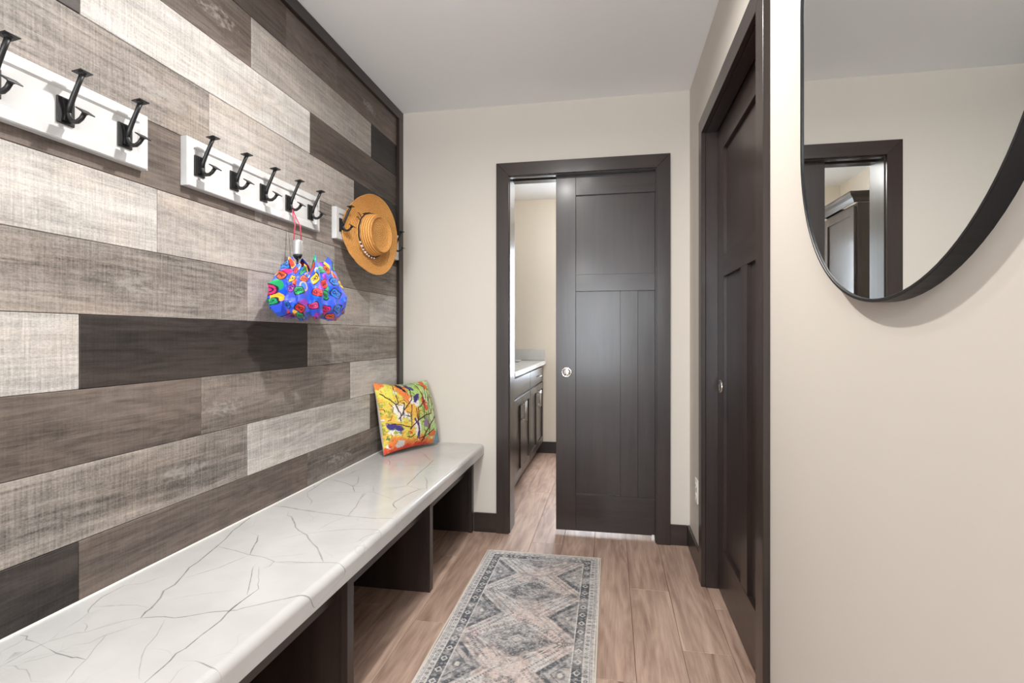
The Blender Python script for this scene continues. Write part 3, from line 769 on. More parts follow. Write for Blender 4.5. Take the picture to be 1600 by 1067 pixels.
# ================================================================ bench
BT, BXF, BR = 0.502, -0.715, 0.021
S0 = (BXF - BR) - XP; ARC = math.pi / 2 * BR
def bench_pt(s):
    if s <= S0: return XP + s, BT, 0.0, 1.0
    if s <= S0 + ARC:
        a = (s - S0) / BR
        return BXF - BR + BR * math.sin(a), BT - BR + BR * math.cos(a), math.sin(a), math.cos(a)
    return BXF, BT - BR - (s - S0 - ARC), 1.0, 0.0
SMAX = S0 + ARC + (0.057 - BR)
YB0, YB1 = -0.55, D - 0.0015
def bench_top():
    verts, edges = [], []
    def chain(pts, closed=False):
        i0 = len(verts)
        verts.extend([Vector(p) for p in pts])
        n = len(pts)
        for i in range(n - 1): edges.append((i0 + i, i0 + i + 1))
        if closed: edges.append((i0 + n - 1, i0))
    chain([(0, YB0), (SMAX, YB0), (SMAX, YB1), (0, YB1)], True)
    for k in range(9):
        s = S0 + ARC * k / 8
        chain([(s, YB0), (s, YB1)])
    segs = []
    for pts, wd, st in VEINS:
        p = np.array(pts); p[:, 1] = np.clip(p[:, 1], YB0 + .003, YB1 - .003)
        # resample with a little wobble
        out = [p[0]]
        for a, b in zip(p[:-1], p[1:]):
            L = np.hypot(*(b - a)); n = max(1, int(L / 0.02))
            for k in range(1, n + 1):
                q = a + (b - a) * k / n
                if k < n: q = q + _rs.normal(0, 0.0007, 2)
                out.append(q)
        p = np.array(out)
        tang = np.gradient(p, axis=0); tang /= np.linalg.norm(tang, axis=1)[:, None] + 1e-9
        nrm = np.stack([-tang[:, 1], tang[:, 0]], 1)
        hw = wd * 0.00125 * (0.85 + 0.3 * _rs.rand(len(p)))
        hw[0] *= 0.4; hw[-1] *= 0.4
        for off in (-1, 0, 1):
            q = p + nrm * (hw * off)[:, None]
            q[:, 0] = np.clip(q[:, 0], .002, SMAX - .001); q[:, 1] = np.clip(q[:, 1], YB0 + .002, YB1 - .002)
            chain([tuple(v) for v in q])
        for i in range(len(p) - 1): segs.append((p[i, 0], p[i, 1], p[i + 1, 0], p[i + 1, 1], hw[i], hw[i + 1], st))
    V, E, F, *_ = delaunay_2d_cdt(verts, edges, [], 0, 1e-6)
    P = np.array([[v[0], v[1]] for v in V]); S = np.array(segs)
    dark = np.zeros(len(P))
    for s in S:
        d = np.array([s[2] - s[0], s[3] - s[1]]); L2 = d @ d + 1e-12
        k = np.clip(((P - s[:2]) @ d) / L2, 0, 1)
        dist = np.hypot(P[:, 0] - s[0] - k * d[0], P[:, 1] - s[1] - k * d[1])
        h = s[4] + (s[5] - s[4]) * k
        dark = np.maximum(dark, s[6] * np.clip(1 - dist / (h * 0.97), 0, 1))
    co, nr = [], []
    for s, y in P:
        x, z, nx, nz = bench_pt(s); co.append((x, y, z)); nr.append((nx, 0, nz))
    faces = []
    for f in F:
        f = list(f); a, b, c = P[f[0]], P[f[1]], P[f[2]]
        if (b[0] - a[0]) * (c[1] - a[1]) - (b[1] - a[1]) * (c[0] - a[0]) < 0: f.reverse()
        faces.append(f)
    n = len(co)
    # underside, ends and back close the slab
    prof = [bench_pt(s)[:2] for s in [0, S0] + [S0 + ARC * k / 8 for k in range(1, 9)] + [SMAX]] + [(XP, BT - 0.057)]
    for y in (YB0, YB1):
        i0 = len(co)
        for x, z in prof: co.append((x, y, z)); nr.append((0, -1 if y == YB0 else 1, 0))
        ids = list(range(i0, i0 + len(prof)))
        faces.append(ids if y == YB0 else ids[::-1])
    i0 = len(co)
    for x, y in ((XP, YB0), (BXF, YB0), (BXF, YB1), (XP, YB1)): co.append((x, y, BT - 0.057)); nr.append((0, 0, -1))
    faces.append([i0 + 3, i0 + 2, i0 + 1, i0])
    me = bpy.data.meshes.new('bench_countertop')
    me.from_pydata(co, [], faces)
    at = me.color_attributes.new('vein', 'FLOAT_COLOR', 'POINT')
    cc = np.zeros((len(co), 4), np.float32); cc[:n, 0] = dark; cc[:n, 1] = dark; cc[:n, 2] = dark; cc[:, 3] = 1
    at.data.foreach_set('color', cc.reshape(-1))
    me.polygons.foreach_set('use_smooth', np.ones(len(me.polygons), bool))
    me.normals_split_custom_set_from_vertices(nr)
    return me
bt = link('bench_countertop', bench_top(), M['marble'])
tag(bt, 'long white veined bench top with rounded front edge along plank wall', 'bench top')
B('caulk_line', M['caulk'], bt, XP + 0.0008, XP + 0.006, YB0, D - 0.063, BT - 0.001, BT + 0.0035, bev=.001)

bb = thing('cubby_bench', (-0.97, 1.2, 0), 'dark wood open cubby bench with dividers under the veined bench top', 'bench')
ZU = BT - 0.0575
for y in (0.756, 1.496, 2.236):
    B('face_stile', M['woodZ'], bb, -0.797, -0.776, y - 0.020, y + 0.020, 0, ZU, bev=.001)
    B('divider_panel', M['woodZ'], bb, -1.205, -0.797, y - 0.019, y - 0.001, 0, ZU)
B('face_stile', M['woodZ'], bb, -0.797, -0.776, 2.931, D - 0.001, 0, ZU, bev=.001)
B('divider_panel', M['woodZ'], bb, -1.205, -0.797, 2.944, D - 0.001, 0, ZU)
B('face_stile', M['woodZ'], bb, -0.797, -0.776, 0.02, 0.06, 0, ZU, bev=.001)
B('divider_panel', M['woodZ'], bb, -1.205, -0.797, 0.02, 0.04, 0, ZU)
for y0, y1 in ((0.042, 0.736), (0.756, 1.476), (1.496, 2.216), (2.236, 2.943)):
    B('apron_rail', M['woodY'], bb, -0.832, -0.813, y0, y1, 0.328, ZU, bev=.001)
B('back_panel', M['woodY'], bb, -1.222, -1.207, 0.02, D - 0.001, 0, ZU)

# ================================================================ coat hook rails
RF, RT = -1.200, 0.022
RZ0, RZ1 = 1.560, 1.702
PX = RF - 0.005            # face of the recessed panel
def make_rail(y0, y1):
    t = thing('coat_hook_rail', (XP, (y0 + y1) / 2, RZ0), '', 'coat rack', 'white coat hook rails')
    m = MB(); w = 0.024; bv = 0.005
    ys = [y0, y0 + w, y0 + w + bv, y1 - w - bv, y1 - w, y1]; zs = [RZ0, RZ0 + w, RZ0 + w + bv, RZ1 - w - bv, RZ1 - w, RZ1]
    bm = m.bm
    def ring(i, x): return [bm.verts.new((x, ys[i], zs[i])), bm.verts.new((x, ys[5 - i], zs[i])), bm.verts.new((x, ys[5 - i], zs[5 - i])), bm.verts.new((x, ys[i], zs[5 - i]))]
    r = [ring(0, XP), ring(0, RF), ring(1, RF), ring(2, PX)]
    for a, b in zip(r[:-1], r[1:]):
        for k in range(4): bm.faces.new((a[k], a[(k + 1) % 4], b[(k + 1) % 4], b[k]))
    bm.faces.new(r[0][::-1])
    e = [ed for ed in bm.edges if all(abs(v.co.x - RF) < 1e-6 for v in ed.verts) and (any(abs(v.co.y - y0) < 1e-6 or abs(v.co.y - y1) < 1e-6 for v in ed.verts)) ]
    bmesh.ops.bevel(bm, geom=[ed for ed in e if all(min(abs(v.co.y - y0), abs(v.co.y - y1)) < 1e-6 or True for v in ed.verts) and ed.is_manifold], offset=0.002, segments=2, affect='EDGES')
    m.build('rail_board', M['white'], t)
    # panel that fills the frame
    B('rail_panel', M['white'], t, PX - 0.006, PX, y0 + w + 0.003, y1 - w - 0.003, RZ0 + w + 0.003, RZ1 - w - 0.003)
    return t
def make_hook(t, y):
    h = MB()
    h.box(PX, PX + 0.005, y - 0.020, y + 0.020, 1.597, 1.657, .0015)
    hk = h.build('coat_hook', M['iron'], t, origin=(PX, y, 1.597))
    # raised boss on the plate
    m = MB()
    m.prism([(-0.010, 1.604), (0.010, 1.604), (0.0055, 1.63), (0.010, 1.652), (-0.010, 1.652), (-0.0055, 1.63)], lambda p, q, a: (a, y + p, q), PX + 0.004, PX + 0.010)
    m.build('boss', M['iron'], hk)
    x = PX
    m = MB()
    m.tube([(x + 0.010, y, 1.622), (x + 0.015, y, 1.640), (x + 0.024, y, 1.660), (x + 0.036, y, 1.684), (x + 0.047, y, 1.706)], [0.0062, 0.006, 0.0056, 0.0052, 0.0056], 10)
    d = Vector((0.43, 0, 0.9)).normalized()
    bx = bmesh.new(); bmesh.ops.create_cube(bx, size=1.0)
    rot = Vector((0, 0, 1)).rotation_difference(Vector((-0.12, 0, 0.99))).to_matrix()
    for v in bx.verts: v.co = rot @ Vector((v.co.x * 0.026, v.co.y * 0.030, v.co.z * 0.0028)) + Vector((x + 0.048, y, 1.7095))
    bmesh.ops.bevel(bx, geom=bx.edges[:], offset=0.0009, segments=1, affect='EDGES'); m.add(bx)
    m.lathe([(0.0056, 0), (0.008, 0.003), (0.010, 0.0045)], (x + 0.0465, y, 1.7045), (-0.05, 0, 1), 10)
    m.build('upper_prong', M['iron'], hk)
    m = MB()
    m.tube([(x + 0.010, y, 1.640), (x + 0.0105, y, 1.622), (x + 0.015, y, 1.609), (x + 0.024, y, 1.602), (x + 0.035, y, 1.602), (x + 0.045, y, 1.608), (x + 0.053, y, 1.618)], [0.0056, 0.0058, 0.0056, 0.0054, 0.0052, 0.005, 0.0052], 10)
    bx = bmesh.new(); bmesh.ops.create_cube(bx, size=1.0)
    rot = Vector((0, 0, 1)).rotation_difference(Vector((0.55, 0, 0.83))).to_matrix()
    for v in bx.verts: v.co = rot @ Vector((v.co.x * 0.024, v.co.y * 0.030, v.co.z * 0.0028)) + Vector((x + 0.0555, y, 1.622))
    bmesh.ops.bevel(bx, geom=bx.edges[:], offset=0.0009, segments=1, affect='EDGES'); m.add(bx)
    m.lathe([(0.005, 0), (0.0075, 0.003), (0.009, 0.0045)], (x + 0.0525, y, 1.6175), (0.55, 0, 0.83), 10)
    m.build('lower_prong', M['iron'], hk)
    return hk
RAILS = [(0.493, 'white wooden hook rail cut off by the photo edge, topmost at far left'),
         (1.334, 'white wooden hook rail with the colourful umbrella hanging from it'),
         (2.181, 'white wooden hook rail behind the straw hat')]
proto = None
for y0, lab in RAILS:
    if proto is None:
        t = make_rail(y0, y0 + 0.710)
        for k in range(5): make_hook(t, y0 + 0.050 + 0.1485 * k)
        proto = t
    else:
        t = copy_tree(proto); t.location.y = y0 + 0.355
    t['label'] = lab

# ================================================================ umbrella
UY = 1.817
um = thing('folding_umbrella', (-1.165, UY, 1.17), 'colourful blue patterned folding umbrella hanging by a pink cord', 'umbrella')
hx, hy = -1.158, UY
MB().lathe([(0.0155, 0.056), (0.0172, 0.0545), (0.0178, 0.05), (0.0178, 0.004), (0.0172, 0.0)], (hx, hy, 1.428), (0, 0, 1), 28).build('handle', M['silver'], um)
MB().lathe([(0.0165, 0.0), (0.0165, -0.004), (0.0125, -0.011), (0.007, -0.017)], (hx, hy, 1.428), (0, 0, 1), 24).build('collar', M['blackplastic'], um)
MB().lathe([(0.005, 0.0), (0.005, -0.20)], (hx, hy, 1.42), (0, 0, 1), 12).lathe([(0.002, 0), (0.002, -0.12)], (hx + .009, hy - .006, 1.415), (0, 0, 1), 8).lathe([(0.002, 0), (0.002, -0.12)], (hx - .002, hy + .010, 1.415), (0, 0, 1), 8).build('shaft', M['steel'], um)
hook_top = (PX + 0.020, 1.8285, 1.6105)
cord = MB()
for sy in (-1, 1):
    cord.tube([(hook_top[0], hook_top[1] + sy * 0.0005, hook_top[2]), (hook_top[0] + .001, hook_top[1] + sy * 0.004, 1.592), (hx + .004 * sy, hy + sy * 0.010, 1.54), (hx + .006 * sy, hy + sy * 0.0155, 1.482)], 0.0021, 8)
cord.tube([(hook_top[0], hook_top[1] - .001, 1.599), (hook_top[0] + .004, hook_top[1], 1.600)], 0.004, 8)
cord.build('wrist_cord', M['cord'], um)

def canopy():
    nu, nv = 72, 15          # coarse folds first, then filled in between so the cloth creases
    th = np.linspace(0, 2 * np.pi, nu, endpoint=False)[None, :] + np.zeros((nv, 1))
    tt = np.linspace(0, 1, nv)[:, None] + np.zeros((1, nu))
    # profile: loose folds open at the top, widest low down, tucked under
    kt = np.array([0, .08, .20, .36, .52, .64, .76, .86, .94, 1.0])
    kr = np.array([.50, .60, .74, .90, .99, 1.0, .90, .74, .52, .10])
    kz = np.array([1.402, 1.386, 1.356, 1.312, 1.268, 1.240, 1.212, 1.196, 1.190, 1.203])
    r = np.interp(tt, kt, kr); z = np.interp(tt, kt, kz)
    cx, cy, ax, ay = -1.112, 1.822, 0.094, 0.210
    n8 = 8
    ph = th * n8 / (2 * np.pi) + 0.22 * np.sin(th * 2 + 1) + 0.10 * np.sin(5 * th + 2) + 0.10 * (tt - .5) * np.sin(3 * th)
    fr = ph % 1
    # each panel rises slowly from one seam and drops sharply at the next
    saw = np.where(fr < .72, fr / .72, (1 - fr) / .28)
    tri = 1 - saw
    crease = np.abs((ph * 3 + 0.6 * np.sin(3 * th + tt * 4)) % 1 - 0.5) * 2
    bend = np.abs(((tt * 2.3 + 0.35 * np.sin(4 * th + 1) + ph * .5) % 1) - .5) * 2
    amp = 0.33 * (1 - 0.30 * sstep(tt, .75, 1))
    rr = r * (1 + amp * (saw - .62) + 0.055 * (crease - .5) + 0.045 * (bend - .5) + 0.07 * (fbm(th * 3, tt * 3) - .5))
    ragged = vnoise(th * 5.1, tt * 0 + 3.3) - .5
    z = z + (1 - sstep(tt, 0, .30)) * (0.040 * (saw - .55) + 0.030 * ragged)
    z = z - sstep(tt, .60, .86) * (1 - sstep(tt, .92, 1)) * 0.016 * (saw - .5)
    front = np.exp(-((((th + 0.95 + np.pi) % (2 * np.pi)) - np.pi) / .40) ** 2)       # open slit where the shaft shows
    z = z - (1 - sstep(tt, 0, .45)) * 0.034 * front
    rr = rr * (1 - 0.10 * front * (1 - sstep(tt, .2, .8)))
    X = cx + ax * rr * np.cos(th); Y = cy + ay * rr * np.sin(th)
    rj = np.random.RandomState(21)
    rr_j = 1 + 0.125 * (rj.rand(nv, nu) - .5); X = cx + (X - cx) * rr_j; Y = cy + (Y - cy) * rr_j; z = z + 0.010 * (rj.rand(nv, nu) - .5) * sstep(tt, 0, .1)
    # lie against the planks and rail
    X = np.maximum(X, XP + 0.004 + 0.004 * tri)
    P = np.stack([X, Y, z], -1)
    ku, kv = 7, 13
    Pc = np.concatenate([P, P[:, :1]], 1)
    def up(Q, k, axis):
        n = Q.shape[axis]; t = np.linspace(0, n - 1, (n - 1) * k + 1); i = np.minimum(t.astype(int), n - 2); f_ = t - i
        f_ = f_ * 0.85 + 0.15 * f_ * f_ * (3 - 2 * f_)
        sh = [1, 1, 1]; sh[axis] = -1
        return np.take(Q, i, axis) * (1 - f_.reshape(sh)) + np.take(Q, i + 1, axis) * f_.reshape(sh)
    P = up(up(Pc, ku, 1), kv, 0)[:, :-1]
    nv, nu = P.shape[:2]
    th = np.linspace(0, 2 * np.pi, nu, endpoint=False)[None, :] + np.zeros((nv, 1)); tt = np.linspace(0, 1, nv)[:, None] + np.zeros((1, nu))
    # fabric print: coloured blocks with dark outlines and ring motifs
    p = th * 10.5 / 2 / np.pi * 6.2 ; q = tt * 21.0
    p = th / (2 * np.pi) * 69.0
    c = np.zeros((nv, nu, 3)); blue = np.array(srgb(50, 84, 214)); blue2 = np.array(srgb(20, 92, 214)); lil = np.array(srgb(84, 100, 226))
    f = fbm(p * .35, q * .35)
    c[:] = blue; c = lerp(c, blue2, sstep(f, .5, .6)); c = lerp(c, lil, sstep(fbm(p * .3 + 40, q * .3), .55, .65))
    cols = [srgb(232, 52, 44), srgb(40, 120, 226), srgb(30, 160, 96), srgb(250, 190, 40), srgb(226, 40, 120), srgb(150, 44, 170), srgb(238, 84, 40)]
    cs = 4.1
    ci = np.floor(p / cs).astype(int); cj = np.floor(q / cs).astype(int)
    rs = np.random.RandomState(5); RX = rs.rand(64, 64, 6)
    nper = int(round(69.0 / cs))
    black = np.array([0.012, 0.01, 0.02])
    for layer in (0, 1):
        for di in (-1, 0, 1):
            for dj in (-1, 0, 1):
                i = ci + di; j = cj + dj; R = RX[i % nper, j % 64]
                mx = (i + .5 + (R[..., 0] - .5) * .45) * cs; my = (j + .5 + (R[..., 1] - .5) * .45) * cs
                if layer == 0: mx = mx + 1.2; my = my - 1.5
                a = (R[..., 2] - .5) * 1.3
                dx = p - mx; dy = q - my
                lx = dx * np.cos(a) + dy * np.sin(a); ly = -dx * np.sin(a) + dy * np.cos(a)
                col = np.array(cols)[(R[..., 3 if layer else 4] * 6.99).astype(int)]
                if layer == 0:
                    dd = np.hypot(lx / 0.95, ly / 1.45)
                    c = np.where(((dd < 1) & (R[..., 5] > .35))[..., None], lerp(col, srgb(250, 200, 60), sstep(dd, .55, 1) * (R[..., 4] < .3)), c)
                else:
                    sd = (np.abs(lx / 1.62) ** 4 + np.abs(ly / 1.24) ** 4) ** .25
                    c = np.where((sd < 1.0)[..., None], black, c)
                    c = np.where((sd < 0.80)[..., None], col, c)
                    for ex in (-.62, .62):
                        e = np.hypot(lx - ex, ly + .05)
                        c = np.where(((e > .24) & (e < .48) & (sd < .85))[..., None], black, c)
                    c = np.where(((np.abs(lx) < .09) & (np.abs(ly) < .5))[..., None], black, c)
    return grid_mesh('canopy', (P - np.array([-1.165, UY, 1.17])), True, c)
link('canopy', canopy(), M['nylon'], um, (0, 0, 0))

# ================================================================ straw hat
hat = thing('straw_sun_hat', (-1.150, 2.425, 1.615), 'tan woven straw sun hat with a beaded dark band on the hook rail', 'hat')
ax = Vector((math.cos(0.16), -math.sin(0.16), 0.02)).normalized()
up = Vector((0, 0, 1)); side = up.cross(ax).normalized(); up2 = ax.cross(side)
hat.rotation_euler = Matrix((side, up2, ax)).transposed().to_euler()
def lathe_grid(prof, n, fn):
    P = np.zeros((len(prof), n, 3)); th = np.linspace(0, 2 * np.pi, n, endpoint=False)
    for i, (r, h) in enumerate(prof):
        P[i, :, 0] = r * np.cos(th); P[i, :, 1] = r * np.sin(th); P[i, :, 2] = h
    return fn(P, th)
def dens(prof, k=6):
    out = []
    for a, b in zip(prof[:-1], prof[1:]):
        for i in range(k): out.append((a[0] + (b[0] - a[0]) * i / k, a[1] + (b[1] - a[1]) * i / k))
    out.append(prof[-1]); return out
def crown_fn(P, th):
    P[:, :, 0] *= 1.02; return P
crown = [(0.0015, 0.047), (0.03, 0.047), (0.06, 0.049), (0.072, 0.053), (0.079, 0.060), (0.084, 0.064), (0.089, 0.063), (0.093, 0.057), (0.097, 0.040), (0.101, 0.020), (0.1035, 0.002), (0.106, -0.003)]
link('crown', grid_mesh('crown', lathe_grid(dens(crown, 3), 96, crown_fn), True), M['straw'], hat)
def brim_fn(P, th):
    r = np.hypot(P[..., 0], P[..., 1]); k = np.clip((r - .104) / .095, 0, 1.2)
    # a wide oval brim: curls up above and at the tail, dips where the neighbour hook holds it
    # local x = along the wall towards the door (+), y = up
    c, s = np.cos(th)[None, :], np.sin(th)[None, :]
    P[..., 0] *= 1 + 0.03 * k; P[..., 1] *= 1 - 0.03 * k
    P[..., 2] += k ** 1.5 * (0.024 * np.maximum(s, 0) ** 1.5 + 0.014 * np.maximum(-s, 0) ** 2 + 0.010 * np.maximum(c, 0) - 0.020 * np.maximum(-c, 0) ** 2)
    P[..., 2] += 0.002 * np.sin(3 * th + 1)[None, :] * k
    return P
brim = [(0.1035, -0.002), (0.112, -0.004), (0.13, -0.004), (0.15, -0.003), (0.17, 0.0), (0.185, 0.003), (0.197, 0.007), (0.1995, 0.007), (0.1985, 0.0045), (0.185, 0.000), (0.17, -0.003), (0.15, -0.006), (0.13, -0.007), (0.112, -0.007), (0.1035, -0.005)]
link('brim', grid_mesh('brim', lathe_grid(dens(brim, 3), 128, brim_fn), True), M['straw'], hat)
m = MB()
m.tube([(0.1055 * 1.02 * math.cos(k * math.pi / 24), 0.1055 * math.sin(k * math.pi / 24), 0.006 + 0.0012 * math.sin(k * 1.9)) for k in range(49)], 0.0042, 8)
for a0, ln in ((2.45, .034), (2.62, .030)):
    c0 = Vector((0.108 * math.cos(a0), 0.108 * math.sin(a0), 0.006)); dr = Vector((math.cos(a0), math.sin(a0), 0)); tg_ = Vector((-math.sin(a0), math.cos(a0), 0))
    m.tube([c0, c0 + dr * ln * .4 + tg_ * .004 + Vector((0, 0, .003)), c0 + dr * ln * .8 - tg_ * .002, c0 + dr * ln + tg_ * .007], 0.0018, 6)
bd = m.build('hat_band', M['band'], None); bd.parent = hat
for k, a in enumerate((3.62, 3.80, 3.97, 4.13, 4.27, 4.42, 4.62, 4.80)):
    rr = 0.0062 if k in (1, 3) else 0.0047
    q = MB()
    prof = [(0.0006, -rr * 1.25), (rr * .7, -rr * .8), (rr, 0), (rr * .7, rr * .8), (0.0006, rr * 1.25)]
    q.lathe(prof, (0.113 * math.cos(a), 0.111 * math.sin(a), 0.008), (-math.sin(a), math.cos(a), 0.2) if k < 5 else (math.cos(a), math.sin(a), .2), 10)
    b_ = q.build('bead', M['bead'], None); b_.parent = bd

# ================================================================ pillow
def pillow():
    n = 230
    u = np.linspace(-1, 1, n)[None, :] + np.zeros((n, 1)); v = np.linspace(-1, 1, n)[:, None] + np.zeros((1, n))
    W, Hh, T = 0.205, 0.188, 0.062
    th = T * np.clip((1 - np.abs(u) ** 2.6), 0, 1) ** .62 * np.clip((1 - np.abs(v) ** 2.6), 0, 1) ** .62
    # dog-eared corners, edges drawn in
    pinch = 1 - 0.075 * (1 - np.abs(v) ** 2) * np.abs(u) ** 3; pinch2 = 1 - 0.06 * (1 - np.abs(u) ** 2) * np.abs(v) ** 3
    x = u * W * pinch; y = v * Hh * pinch2 - 0.010 * (v > 0) * v ** 2 * (1 - u ** 2) - 0.012 * np.clip(u, 0, 1) ** 2 * np.clip(v, 0, 1)
    x = x - 0.030 * np.clip(u, 0, 1) ** 2 * np.clip(v, 0, 1) ** 2
    wr_ = 0.004 * (fbm(u * 3 + 5, v * 3) - .5)
    # paint, in cm from the lower left corner
    a = (u + 1) * 50; b = (v + 1) * 50
    c = np.zeros((n, n, 3)); yel = srgb(226, 206, 60); grn = srgb(172, 208, 112); lgr = srgb(196, 220, 158); org = srgb(238, 126, 34); red = srgb(226, 62, 22); ylo = srgb(240, 178, 36); blu = srgb(120, 152, 168); pur = srgb(66, 52, 128); wht = srgb(232, 226, 216); brn = srgb(84, 40, 36); blk = srgb(44, 34, 40); olv = srgb(150, 158, 56)
    nz = fbm(a * .10, b * .10); n6 = fbm(a * .4, b * .4 + 50); n7 = fbm(a * .4 + 90, b * .4); n2 = fbm(a * .16 + 31, b * .16 + 7)
    c[:] = yel
    c = lerp(c, grn, sstep(a + 34 * (nz - .5) + (b - 50) * .12, 46, 60))
    c = lerp(c, lgr, sstep(a + 40 * (n2 - .5), 72, 88) * .8)
    c = lerp(c, ylo, sstep(n2, .54, .62) * sstep(a, 80, 40))
    c = lerp(c, olv, sstep(fbm(a * .2 + 9, b * .2 + 3), .58, .66) * .8)
    c = lerp(c, org, sstep(28 - b + 36 * (nz - .5) - np.abs(a - 25) * .22, 2, 10))
    c = lerp(c, red, sstep(16 - b + 30 * (n2 - .5) - np.abs(a - 28) * .18, 2, 9))
    c = lerp(c, blu, sstep(a - 0.75 * b + 22 * (n2 - .5), 76, 82))
    def ell(cx, cy, rx, ry, ang, col, soft=.12):
        nonlocal c
        A_ = math.radians(ang); dx = a - cx + 8 * (n2 - .5) + 5 * (n6 - .5); dy = b - cy + 8 * (nz - .5) + 5 * (n7 - .5)
        l = dx * math.cos(A_) + dy * math.sin(A_); k = -dx * math.sin(A_) + dy * math.cos(A_)
        d = np.hypot(l / rx, k / ry)
        c = lerp(c, col, sstep(d, 1 + soft, 1 - soft))
    def line(pts, w, col):
        nonlocal c
        p = np.array(pts, float)
        dm = np.full(a.shape, 1e9)
        aw = a + 3 * (n2 - .5); bw = b + 3 * (nz - .5)
        for s_, e_ in zip(p[:-1], p[1:]):
            d = e_ - s_; k = np.clip(((aw - s_[0]) * d[0] + (bw - s_[1]) * d[1]) / (d @ d), 0, 1)
            dm = np.minimum(dm, np.hypot(aw - s_[0] - k * d[0], bw - s_[1] - k * d[1]))
        c = lerp(c, col, sstep(dm, w * 1.25, w * .6))
    # broad leaves and patches
    ell(10, 86, 11, 16, 30, srgb(226, 216, 64)); ell(38, 84, 9, 20, 20, org); ell(4, 96, 9, 5, 0, org); ell(47, 97, 14, 5, -10, srgb(150, 176, 140))
    ell(56, 80, 10, 14, 25, grn); ell(82, 93, 6, 9, 10, srgb(226, 96, 30)); ell(70, 62, 4, 11, 8, red); ell(78, 70, 6, 14, 0, lgr)
    ell(22, 55, 5, 15, 12, wht); ell(33, 53, 6, 12, 30, wht); ell(45, 55, 8, 13, 60, ylo); ell(84, 45, 9, 12, 20, lgr)
    # birds
    ell(51, 66, 8, 5, -25, wht); ell(56, 71, 9, 4, 42, pur); ell(45, 72, 3, 3, 0, wht)
    ell(14, 34, 12, 6, -32, pur); ell(14, 27, 9, 3.5, -24, wht)
    ell(51, 29, 5.5, 14, 4, wht); line([(48, 42), (53, 28), (51, 14)], 1.6, pur)
    ell(68, 33, 5, 9, 18, srgb(140, 116, 140)); ell(36, 91, 10, 3, -50, blk); ell(50, 90, 8, 3, -40, srgb(70, 74, 130))
    ell(22, 10, 7, 5, -10, srgb(200, 196, 188)); ell(80, 15, 9, 4, 10, srgb(226, 110, 40)); ell(86, 36, 4, 3, 0, wht)
    # branches
    line([(3, 84), (14, 74), (20, 66), (25, 52), (24, 42)], .9, brn); line([(26, 100), (24, 84), (25, 66)], .8, brn)
    line([(22, 45), (36, 60), (47, 70), (50, 84), (44, 100)], .9, brn); line([(40, 28), (42, 46), (46, 62)], .8, brn)
    line([(38, 28), (54, 40), (68, 44), (80, 46), (88, 60), (86, 76)], 1.0, brn); line([(54, 40), (56, 56), (70, 66)], .9, brn)
    line([(52, 56), (53, 30), (54, 12)], .9, brn); line([(62, 100), (68, 84), (70, 70), (66, 48), (64, 40)], .8, blk)
    line([(70, 96), (80, 88), (74, 70)], .8, brn); line([(60, 8), (66, 20), (80, 33), (92, 40)], 1.2, brn); line([(72, 14), (74, 40), (76, 60), (84, 72)], .8, brn)
    line([(12, 40), (26, 36), (40, 30)], .8, brn); line([(54, 12), (66, 14), (84, 22)], .8, brn); line([(80, 46), (78, 66), (84, 84)], .8, blk)
    line([(90, 30), (94, 44), (90, 52)], .8, blk); line([(20, 66), (34, 66), (30, 50), (40, 46)], .7, blk)
    ell(39, 22, 3, 3, 0, red); line([(33, 18), (39, 16), (45, 20)], .7, blk)
    ell(47, 8, 2.5, 3, 0, srgb(240, 180, 40)); line([(56, 4), (64, 10), (60, 14)], .6, blk)
    # fine twigs, leaves and scribbles
    rp = np.random.RandomState(3)
    for k in range(26):
        x0, y0 = rp.rand(2) * 96 + 2; an = rp.rand() * 6.28; L = 5 + 9 * rp.rand()
        pts = [(x0, y0), (x0 + L * .5 * math.cos(an), y0 + L * .5 * math.sin(an)), (x0 + L * math.cos(an + .6), y0 + L * math.sin(an + .6))]
        line(pts, .45, [brn, blk, brn, srgb(120, 60, 40)][k % 4])
    for k in range(34):
        x0, y0 = rp.rand(2) * 100
        ell(x0, y0, 1.2 + 2.2 * rp.rand(), .8 + rp.rand(), rp.rand() * 180, [srgb(160, 176, 60), srgb(236, 140, 40), srgb(214, 222, 150), srgb(100, 130, 70), srgb(240, 210, 80), srgb(224, 226, 214)][k % 6], .3)
    c = c * (0.80 + 0.36 * fbm(a * .8, b * .8 + 11, 3))[..., None]
    c = c * .86 + .14 * c.mean(-1, keepdims=True)
    # scribbled ink dots
    c = lerp(c, brn, sstep(fbm(a * .55 + 3, b * .55), .70, .76) * .6)
    front = np.stack([x, y, th + wr_], -1)
    back = np.stack([x, y, -th * (1.45 - .35 * v) + 0.3 * wr_], -1)
    return front, back, c
pf, pb, pc_ = pillow()
pb0, pb1 = Vector((-1.146, 2.560, 0.504)), Vector((-0.975, 2.915, 0.504))
ex = (pb1 - pb0).normalized(); nz_ = Vector((ex.y, -ex.x, 0))       # faces into the hall
lean = math.radians(13)
ey = (Vector((0, 0, 1)) * math.cos(lean) - nz_ * math.sin(lean)).normalized(); ez = ex.cross(ey).normalized()
if ez.dot(nz_) < 0: ez = -ez
pl = thing('throw_pillow', (pb0 + pb1) / 2, 'square throw pillow printed with birds and branches on bench corner', 'pillow')
cen = (pb0 + pb1) / 2 + ey * 0.192 + ez * 0.012 + Vector((0, 0, 0.002))
def place(P):
    R = np.array([ex, ey, ez]); return P @ R + np.array(cen - pl.location)
link('printed_front', grid_mesh('printed_front', place(pf), False, pc_), M['pillow'], pl)
link('plain_back', grid_mesh('plain_back', place(pb[:, ::-1]), False), M['pillowback'], pl)['label'] = 'plain cream back of the pillow'

